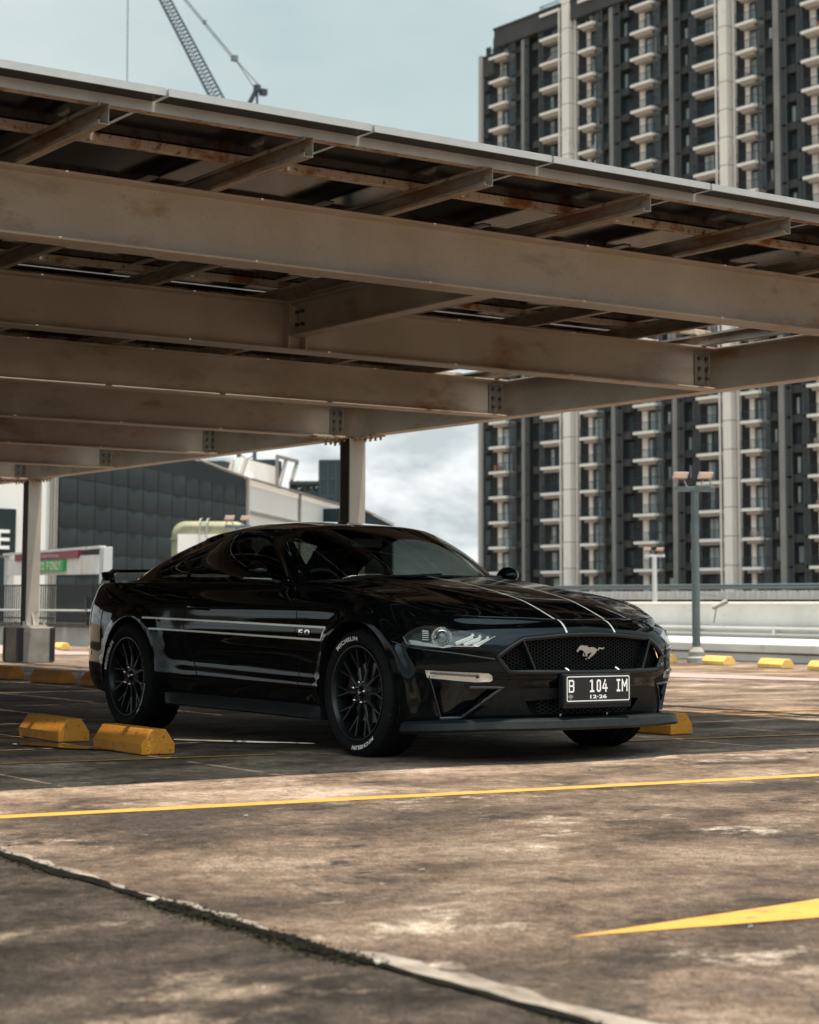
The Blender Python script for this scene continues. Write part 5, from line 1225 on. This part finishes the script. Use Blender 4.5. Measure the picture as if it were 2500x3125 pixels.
for nme,a,b,sw in bal:
    x0,x1=LX(a,0),LX(b,0); w_=x1-x0; wl=w_*.28 if sw=='l' else .15
    # inner side wall
    if sw=='l': tb(WLW,x0+.1,x0+wl,1.40,1.62,-6,Z0+FHt*21+.1)
    proto=None
    for k in range(K0,K1+2):
        if nme=='A' and k>K1: continue
        dz=Z0+FHt*k
        if nb<100:
            if proto is None:
                ms,mr_=MB(),MB(); balc(ms,mr_,w_,sw); o=ms.build('balcony',[SLB,DROPM],TW); r=mr_.build('railing',[RAILM],o); proto=(o,r)
            else: o=proto[0].copy(); link(o,TW); r=proto[1].copy(); link(r,o)
            o.location=(x0,0,dz)
            if k<=K1:
                mg=MB(); glass(mg,w_,0,0,nb*7+3,wl); g=mg.build('balcony_door',[GLD,CUR,SPM,CLUT],o)
            nb+=1
        else:
            balc(XS,XR,w_,sw,x0,dz)
            if k<=K1: glass(XG,w_,x0,dz,k*13+ord(nme),wl)
tag(XS.build('balcony',[SLB,DROPM],TW),kind='stuff'); tag(XR.build('railing',[RAILM],TW),kind='stuff'); tag(XG.build('balcony_door',[GLD,CUR,SPM,CLUT],TW),kind='stuff')
WLW.build('side_wall',[PIL],TW)
# ------------------------------------------------ mall buildings on the left
def plane_frame(pa,da,pb,db):
    A=at(pa,1852,da);B=at(pb,1852,db);A.z=B.z=0; U=(B-A).normalized(); Nn=Vector((-U.y,U.x,0)); 
    if Nn.dot(FWD)<0: Nn=-Nn
    return A,B,U,Nn
def hitplane(px,py,A,Nn,w=0):
    r=at(px,py,10)-CO; q=A+Nn*w; t=(q-CO).dot(Nn)/r.dot(Nn); return CO+r*t
PANM=noise_mat('slate_wall_panel',[(.3,(.013,.024,.029)),(.7,(.022,.036,.042))],.35,5,rough=.6,spec=.3)
A,B,U,Nn=plane_frame(172,75,747,97)
mb=empty('panelled_hall',(A.x,A.y,0),math.atan2(U.y,U.x),label='dark slate hall clad in quilted metal panels behind the fence',cat='building')
sg2=1 if Vector((-math.sin(mb.rotation_euler.z),math.cos(mb.rotation_euler.z),0)).dot(Nn)>0 else -1
def lx(px,py=1852,w=0): return (hitplane(px,py,A,Nn,w)-A).dot(U)
def lz(px,py): return hitplane(px,py,A,Nn).z
LW=lx(747); zr=lz(747,1460); zm=lz(635,1418); xm=lx(635,1418)
slope=(zr-zm)/(LW-xm); zl=zr-slope*LW
m=MB(); V=[(0,0,-3),(LW,0,-3),(LW,0,zr),(0,0,zl)]; V2=[(x,30*sg2,z) for x,_,z in V]; m.add(V+V2,[(0,1,2,3),(7,6,5,4),(1,5,6,2),(3,2,6,7),(0,4,5,1),(0,3,7,4)]); m.build('wall',[PANM],mb)
# slightly pillowed panels
m=MB(); pw_=1.75; ph_=.98; nc=int(LW/pw_)+1
for i in range(nc):
    for j in range(-3,int(zl/ph_)+1):
        x0,x1=i*pw_+.03,min((i+1)*pw_-.03,LW-.02); z0,z1=j*ph_+.02,(j+1)*ph_-.02
        if x1-x0<.3: continue
        zt=zl+slope*x1
        if z1>zt-.05: continue
        cx,cz=(x0+x1)/2+rw.uniform(-.2,.2),(z0+z1)/2+rw.uniform(-.1,.1); b_=rw.uniform(.05,.13); y=-.02*sg2
        V=[(x0,y,z0),(x1,y,z0),(x1,y,z1),(x0,y,z1),(cx,y-b_*sg2,cz),((x0+x1)/2,y-b_*.6*sg2,z0),(x1,y-b_*.6*sg2,cz),((x0+x1)/2,y-b_*.6*sg2,z1),(x0,y-b_*.6*sg2,cz)]
        V[5]=((x0+x1)/2,y,z0);V[6]=(x1,y,cz);V[7]=((x0+x1)/2,y,z1);V[8]=(x0,y,cz)
        m.add(V,[(0,5,4,8),(5,1,6,4),(4,6,2,7),(8,4,7,3)])
pn=m.build('cladding_panel',[PANM],mb)
for f in pn.data.polygons: f.use_smooth=True
m=MB(); m.bar((0,-.1*sg2,zl+.05),(LW+.05,-.1*sg2,zr+.05),.14,.06); m.bar((LW,-.08*sg2,-3),(LW,-.08*sg2,zr),.12,.2,up=(0,1,0)); m.build('roof_trim',[pm('pale_trim',(.5,.46,.42),.6)],mb)
m=MB(); m.lathe([(.0001,.3),(.14,.25),(.22,.12),(.23,0),(.0001,0)],16,lambda a,b,d:(LW+.35+a,b,zr+.05+d)); m.build('dome_vent',[SLB],mb,smooth=50)
# white mall block on the left
WHM=noise_mat('white_render',[(.3,(.74,.74,.72)),(.7,(.82,.82,.80))],.3,7,rough=.85,extra=[(.5,8,.62,.78,(.50,.50,.48),(1,1,.25)),(3,6,.68,.8,(.45,.44,.42),(1,1,.5))])
A,B,U,Nn=plane_frame(-420,68,172,74)
wb=empty('white_block',(A.x,A.y,0),math.atan2(U.y,U.x),label='bright white building block carrying a dark sign box with a white letter E',cat='building')
sg3=1 if Vector((-math.sin(wb.rotation_euler.z),math.cos(wb.rotation_euler.z),0)).dot(Nn)>0 else -1
Lw=lx(169)
m=MB(); m.box(0,Lw,min(0,20*sg3),max(0,20*sg3),-3,14); m.build('wall',[WHM],wb)
m=MB()
for i in range(3): m.bar((Lw-.15-.13*i,-.12*sg3,-3),(Lw-.15-.13*i,-.12*sg3,14),.06,.06,up=(0,1,0))
m.build('downpipe',[FINM],wb)
x1=lx(49,1555,-.3); zt=lz(49,1555); zb=lz(49,1693)
sgb=MB(); sgb.box(0,x1,min(-.35*sg3,-.02*sg3),max(-.35*sg3,-.02*sg3),zb,zt); so_=sgb.build('sign_box',[PANM],wb,bevel=.02)
m=MB(); m.box(0,lx(14),min(-.5*sg3,-.01*sg3),max(-.5*sg3,-.01*sg3),-3,zb-.15); m.build('dark_panel',[PANM],wb)
ze0,ze1=lz(20,1677),lz(20,1618); xe1=lx(27,1650,-.35); xe0=xe1-(ze1-ze0)*.72; y=-.40*sg3; t_=(ze1-ze0)*.17
m=MB(); yy0,yy1=sorted((y,-.34*sg3)); m.box(xe0,xe0+t_,yy0,yy1,ze0,ze1)
for z in(ze0,(ze0+ze1-t_)/2,ze1-t_): m.box(xe0+t_,xe1,yy0,yy1,z,z+t_)
m.build('sign_letter',[pm('sign_white',(.85,.85,.84),.5)],so_)
# white building with truss roof, further back
A,B,U,Nn=plane_frame(740,104,1180,140)
bb=empty('white_hall',(A.x,A.y,0),math.atan2(U.y,U.x),label='long white hall with a sloping parapet behind the car roof',cat='building')
sg4=1 if Vector((-math.sin(bb.rotation_euler.z),math.cos(bb.rotation_euler.z),0)).dot(Nn)>0 else -1
x2=lx(1135);zA=lz(744,1460);zB=lz(1049,1547); xB=lx(1049); zE=zA+(zB-zA)/xB*x2
m=MB(); zL=zA-8*(zB-zA)/xB; V=[(-8,0,-3),(x2,0,-3),(x2,0,zE),(-8,0,zL)];V2=[(x,25*sg4,z) for x,_,z in V]; m.add(V+V2,[(0,1,2,3),(7,6,5,4),(1,5,6,2),(3,2,6,7),(0,4,5,1),(0,3,7,4)]); m.build('wall',[WHM],bb)
m=MB(); m.bar((-8,-.15*sg4,zL+.05),(x2,-.15*sg4,zE+.05),.2,.09); xs2=lx(908); m.bar((xs2,-.1*sg4,-3),(xs2,-.1*sg4,lz(908,1505)),.22,.1,up=(0,1,0)); m.bar((0,-.05*sg4,lz(750,1560)),(lx(930),-.05*sg4,lz(930,1600)),.1,.16); m.build('wall_trim',[FINM],bb)
# upper block with raking struts
A,B,U,Nn=plane_frame(700,135,880,150)
ub=empty('rooftop_block',(A.x,A.y,0),math.atan2(U.y,U.x),label='tall pale rooftop block with raking steel struts',cat='building')
sg5=1 if Vector((-math.sin(ub.rotation_euler.z),math.cos(ub.rotation_euler.z),0)).dot(Nn)>0 else -1
m=MB(); 
def qb(m,pa,pb,py0,py1,y0,y1,mi=0): m.box(lx(pa),lx(pb),min(y0*sg5,y1*sg5),max(y0*sg5,y1*sg5),-3 if py1 is None else lz(pa,py1),lz(pa,py0),mi)
qb(m,727,845,1394,None,0,8); m.build('wall',[WHM],ub)
m=MB(); qb(m,849,874,1400,None,.5,8); qb(m,697,724,1404,None,.5,8); m.build('dark_recess',[PANM],ub)
for p,q in(((845,1392),(908,1408)),((908,1408),(890,1466)),((874,1400),(852,1485)),((846,1392),(846,1490)),((752,1400),(737,1448)),((712,1405),(701,1440))):
    m=MB(); a=hitplane(*p,A,Nn,-.6)-A; b=hitplane(*q,A,Nn,-.6)-A; m.bar((a.dot(U),-.6*sg5,hitplane(*p,A,Nn,-.6).z),(b.dot(U),-.6*sg5,hitplane(*q,A,Nn,-.6).z),.22,.22); m.build('strut',[FINM],ub)
# glazed office block
A,B,U,Nn=plane_frame(974,175,1120,174.6)
ob=empty('glazed_office',(A.x,A.y,0),math.atan2(U.y,U.x),label='blue-grey glazed office block rising beyond the sloping white hall',cat='office block')
sg6=1 if Vector((-math.sin(ob.rotation_euler.z),math.cos(ob.rotation_euler.z),0)).dot(Nn)>0 else -1
GB_=pm('office_glass',(.055,.085,.10),.25); MUL=pm('office_mullion',(.035,.05,.058),.5)
X1=lx(1084);Zt=lz(980,1404)
m=MB(); m.box(0,X1,min(0,3*sg6),max(0,3*sg6),-3,Zt); xl=lx(880); m.box(xl,0,min(.3*sg6,12*sg6),max(.3*sg6,3*sg6),-3,lz(900,1498)); m.build('wall',[GB_],ob)
m=MB()
n=9
for i in range(n+1): m.cbox((X1*i/n,-.05*sg6,Zt/2),(.16 if i%2 else .3,.14,Zt))
for j in range(6): m.cbox((X1/2,-.06*sg6,Zt-.1-j*1.62),(X1,.16,.26))
for i in range(8): m.cbox((xl+(0-xl)*i/8,.25*sg6,lz(900,1498)/2),(.16,.14,lz(900,1498)))
m.build('mullion',[MUL],ob)
m=MB(); zc1,zc2=lz(920,1468),lz(920,1498); m.box(xl,0,min(0,4*sg6),max(0,4*sg6),zc1-.3,zc1)
for i in range(5): m.cbox((xl-xl*i/4,.2*sg6,(zc1+zc2)/2),(.14,.14,zc1-zc2))
m.build('roof_pergola',[MUL],ob)
rp=random.Random(2); m=MB()
for i in range(400):
    x=rp.uniform(xl,0); z=zc2+rp.random()**2*.8; s_=rp.uniform(.08,.22); a=rp.uniform(0,3.14); m.add([(x-s_*math.cos(a),.3*sg6,z-s_*math.sin(a)),(x+s_*math.cos(a),.45*sg6,z+s_*math.sin(a)),(x,.4*sg6,z+s_)],[(0,1,2)])
m.build('roof_planting',[pm('roof_leaf',(.03,.045,.02),.8)],ob)
A,B,U,Nn=plane_frame(1090,120,1202,124)
zb_=empty('dark_roof_box',(A.x,A.y,0),math.atan2(U.y,U.x),label='low dark roof corner between the carport column and the cloudy sky',cat='building')
sg7=1 if Vector((-math.sin(zb_.rotation_euler.z),math.cos(zb_.rotation_euler.z),0)).dot(Nn)>0 else -1
X1=lx(1196); za=lz(1128,1568);zb2=lz(1196,1602); sl_=(zb2-za)/(X1-lx(1128)); z0_=zb2-sl_*X1
m=MB(); V=[(0,0,-3),(X1,0,-3),(X1,0,zb2),(0,0,z0_)];V2=[(x,12*sg7,z) for x,_,z in V]; m.add(V+V2,[(0,1,2,3),(7,6,5,4),(1,5,6,2),(3,2,6,7),(0,4,5,1),(0,3,7,4)]); m.build('wall',[PANM],zb_)
m=MB(); m.bar((0,-.06,z0_+.06),(X1+.15,-.06,zb2+.06),.1,.07); m.bar((X1+.08,0,-3),(X1+.08,0,zb2),.10,.10,up=(0,1,0)); m.build('roof_trim',[MATS['pale_trim']],zb_)
# ------------------------------------------------ fence, gate, tank
LWM=noise_mat('streaked_low_wall',[(.3,(.26,.255,.24)),(.7,(.38,.37,.35))],1.2,8,rough=.85,extra=[(3,6,.5,.62,(.50,.49,.46),(1,1,.2))])
fa=at(-30,1852,41);fb=at(420,1852,37); fa.z=fb.z=0
fe=empty('railing_fence',(0,0,0),label='black bar fence with pale knobs on a low streaked concrete wall',cat='fence')
wallprism('low_wall',(fa.x,fa.y),(fb.x,fb.y),.10,.35,0,.46,LWM,fe)
m=MB(); m2=MB(); n=64; dF=(fb-fa)
for i in range(n):
    q=fa+dF*(i+.5)/n; m.cbox((q.x,q.y,.80),(.022,.022,.86)); 
    m2.lathe([(.0001,.024),(.017,.017),(.024,0),(.017,-.017),(.0001,-.024)],8,lambda a,b,d,q=q:(q.x+a*1.15,q.y+b*1.15-.02,.715+d))
m.bar((fa.x,fa.y,1.225),(fb.x,fb.y,1.225),.035,.03); m.bar((fa.x,fa.y,.555),(fb.x,fb.y,.555),.04,.03); m.bar((fa.x,fa.y,.70),(fb.x,fb.y,.70),.03,.02)
m.build('railing_bar',[pm('fence_black',(.012,.014,.016),.5)],fe); m2.build('knob',[SLB],fe)
m=MB(); q=at(268,1852,38.3); m.cbox((q.x,q.y,.80),(.10,.10,.34)); m.bar((q.x,q.y,.96),(q.x,q.y,.42),.03,.03,up=(0,1,0)); m.build('lock_box',[MATS['fence_black']],fe)
A,B,U,Nn=plane_frame(27,57,322,45)
ga=empty('height_gate',(A.x,A.y,0),math.atan2(U.y,U.x),label='rust-streaked white height-limit gate with maroon and green sign boards',cat='gate')
sg8=1 if Vector((-math.sin(ga.rotation_euler.z),math.cos(ga.rotation_euler.z),0)).dot(Nn)>0 else -1
Xr=lx(322); zt0=lz(27,1692);zt1=lz(322,1670);zbm=lz(27,1756)
GWM=noise_mat('streaked_gate_white',[(.3,(.50,.50,.49)),(.7,(.62,.62,.60))],1.2,7,rough=.6,extra=[(2.2,8,.56,.66,(.42,.20,.09),(1.6,1,.25))])
POST=pm('gate_post_grey',(.50,.51,.50),.5)
for x,zt_ in((0,zt0),(Xr,zt1)):
    m=MB(); m.cbox((x,0,zt_/2),(.30,.22,zt_)); 
    for j in(-.07,.07): m.bar((x+j,-.13*sg8,0),(x+j,-.13*sg8,zt_),.05,.03,up=(0,1,0))
    m.build('gate_post',[POST],ga,bevel=.01)
def gq(m,pa,pb,ta,ba,tb_,bb_,y,mi=0):
    a0,a1=hitplane(pa,ta,A,Nn),hitplane(pa,ba,A,Nn);b0,b1=hitplane(pb,tb_,A,Nn),hitplane(pb,bb_,A,Nn)
    xa_,xb_=(a0-A).dot(U),(b0-A).dot(U); V=[(xa_,y,a1.z),(xb_,y,b1.z),(xb_,y,b0.z),(xa_,y,a0.z)]; V+= [(x,y*.3,z) for x,_,z in V]
    m.add(V,[(0,1,2,3),(7,6,5,4),(0,4,5,1),(1,5,6,2),(2,6,7,3),(3,7,4,0)],mi)
m=MB(); gq(m,29,308,1709,1757,1693,1752,-.10*sg8); gm=m.build('gate_beam',[GWM],ga)
m=MB(); a=hitplane(27,1693,A,Nn);b=hitplane(326,1669,A,Nn); m.bar(((a-A).dot(U),-.1*sg8,a.z),((b-A).dot(U),-.1*sg8,b.z),.16,.06); m.build('top_rail',[GWM],ga)
MAR=pm('maroon_board',(.20,.015,.045),.45); GRN=pm('green_board',(.03,.30,.07),.45)
m=MB(); gq(m,62,257,1692,1713,1678,1702,-.16*sg8); mo=m.build('maroon_sign',[MAR],ga)
m=MB(); gq(m,118,216,1712,1747,1709,1743,-.20*sg8); go=m.build('green_sign',[GRN],ga)
def sign_text(parent,s,pa,pb,pyb,pyt,y,mat,name='lettering'):
    V,F_=text_geo(s,1.,0,1.,1.,.02); xs=[v[0] for v in V];ys=[v[1] for v in V]; a=(hitplane(pa,pyb,A,Nn)-A).dot(U);b=(hitplane(pb,pyb,A,Nn)-A).dot(U)
    z0=hitplane(pa,pyb,A,Nn).z; z1=hitplane(pa,pyt,A,Nn).z; zz0=hitplane(pb,pyb-3*(pb-pa)/100,A,Nn).z
    k=(b-a)/(max(xs)-min(xs)); kz=(z1-z0)/(max(ys)-min(ys)); sh=(zz0-z0)/(b-a)
    m=MB(); m.add([(a+(v[0]-min(xs))*k,y,z0+(v[1]-min(ys))*kz+(v[0]-min(xs))*k*sh) for v in V],F_); m.build(name,[mat],parent)
sign_text(mo,'Max Speed 10 Km/hour',134,201,1704,1693,-.17*sg8,pm('sign_pale',(.5,.42,.45),.5)); sign_text(go,'TO  F ONLY',143,210,1741,1716,-.21*sg8,pm('sign_cream',(.62,.66,.50),.5))
TKM=noise_mat('mottled_green_tank',[(.3,(.13,.145,.105)),(.5,(.21,.215,.14)),(.7,(.29,.265,.15))],1.6,6,rough=.6)
c=at(643,1852,60); c.z=0
tk=empty('storage_tank',c,math.atan2(RGT.y,RGT.x),label='mottled green round-shouldered tank rising behind the car roofline',cat='tank')
ztk=at(643,1593,60).z; hw=(760-526)/5840*60/2
pr_=[(-hw,-.2)]
for i in range(9): a=R(180-90*i/8); pr_.append((-hw+.45+.45*math.cos(a),ztk-.45+.45*math.sin(a)))
for i in range(9): a=R(90-90*i/8); pr_.append((hw-.45+.45*math.cos(a),ztk-.45+.45*math.sin(a)))
pr_.append((hw,-.2)); m=MB(); m.prism(pr_,-.6,.6,lambda u,v,d:(u,d,v)); m.build('tank_body',[TKM],tk,smooth=40,bevel=.16)
m=MB(); zp=at(643,1633,60).z; zq=at(643,1690,60).z; m.box(-hw+.22,.35,-.68,-.605,zq,zp); m.build('white_plate',[SLB],tk)
m=MB()
for x in(-.30,-.08): m.tube([(x,-.75,0),(x,-.75,ztk-.05),(x+.01,-.68,ztk+.06),(x+.05,-.5,ztk+.08)],.018,8)
for i in range(12): m.bar((-.30,-.75,.3+i*.28),(-.08,-.75,.3+i*.28),.02,.02)
m.build('ladder',[GALV],tk); m=MB(); zz_=at(643,1647,60).z; m.box(-hw-.02,hw+.02,-.62,.62,zz_-.02,zz_+.02); m.build('band',[TKM],tk)
# ------------------------------------------------ tower crane
CRM=pm('crane_blue_grey',(.09,.11,.14),.6); CRD=pm('crane_dark',(.04,.05,.07),.6); CRW=pm('crane_pale',(.16,.20,.21),.6)
D_=240
cr_=empty('tower_crane',at(765,1852,D_)*1.0,0,label='luffing tower crane with a lattice jib against the sky',cat='crane'); o0=Vector(cr_.location); o0.z=0; cr_.location=o0
rel=lambda px,py,dd=0: at(px,py,D_+dd)-o0
J0=rel(762,488);J1=rel(392,-214)
ax_=(J1-J0).normalized(); side_=ax_.cross(FWD).normalized(); dep=FWD*1.0
m=MB(); n=64; wch=.85
chords=[side_*wch,-side_*wch+dep*.7,-side_*wch-dep*.7]
for i,cc in enumerate(chords): m.bar(J0+cc,J1+cc*.6,.34 if i==0 else .22,.34 if i==0 else .22)
for i in range(n):
    a=J0+(J1-J0)*i/n;b=J0+(J1-J0)*(i+1)/n; k0=1-.4*i/n;k1=1-.4*(i+1)/n
    m.bar(a+chords[0]*k0,b+chords[1]*k1,.10); m.bar(b+chords[0]*k1,a+chords[2]*k0,.10); m.bar(a+chords[1]*k0,a+chords[2]*k0,.09); m.bar(a+chords[0]*k0,a+chords[1]*k0,.09)
m.build('jib',[CRM],cr_)
m=MB(); apex=rel(785,270); jn=rel(716,178)
m.bar(apex+side_*.25,jn,.13); m.bar(apex-side_*.45,jn,.13); m.bar(jn,J1,.16); m.bar(jn+side_*.25,J1+side_*.2,.10)
m.cbox(tuple(jn),(.7,.7,.7))
for t in(.28,.5,.75): q=jn+(J1-jn)*t; m.cbox(tuple(q),(.35,.35,.5))
m.build('pendant_line',[CRW],cr_)
m=MB(); m.bar(apex,rel(722,392),.5,.5); m.bar(apex,rel(784,480),.28,.28); m.cbox(tuple(apex),(.7,.7,.9)); m.cbox(tuple(apex+Vector((RGT*.8)+Vector((0,0,-.5)))),(.8,.8,.8)); m.build('a_frame',[CRD],cr_)
m=MB(); m.bar(J1,rel(378,1500),.11); m.build('hoist_rope',[CRM],cr_)
m=MB(); b_=rel(765,500)
for s1 in(-1,1):
    for s2 in(-1,1): m.bar(b_+RGT*s1+FWD*s2,Vector((b_.x,b_.y,0))+RGT*s1+FWD*s2,.25)
for i in range(40):
    z=b_.z*i/40; q=Vector((b_.x,b_.y,z)); m.bar(q+RGT-FWD,q-RGT-FWD+Vector((0,0,b_.z/40)),.12); m.bar(q-RGT+FWD,q+RGT+FWD+Vector((0,0,b_.z/40)),.12)
m.box(b_.x-3,b_.x+3,b_.y-3,b_.y+3,b_.z-1,b_.z+1.5); m.build('mast',[CRM],cr_)
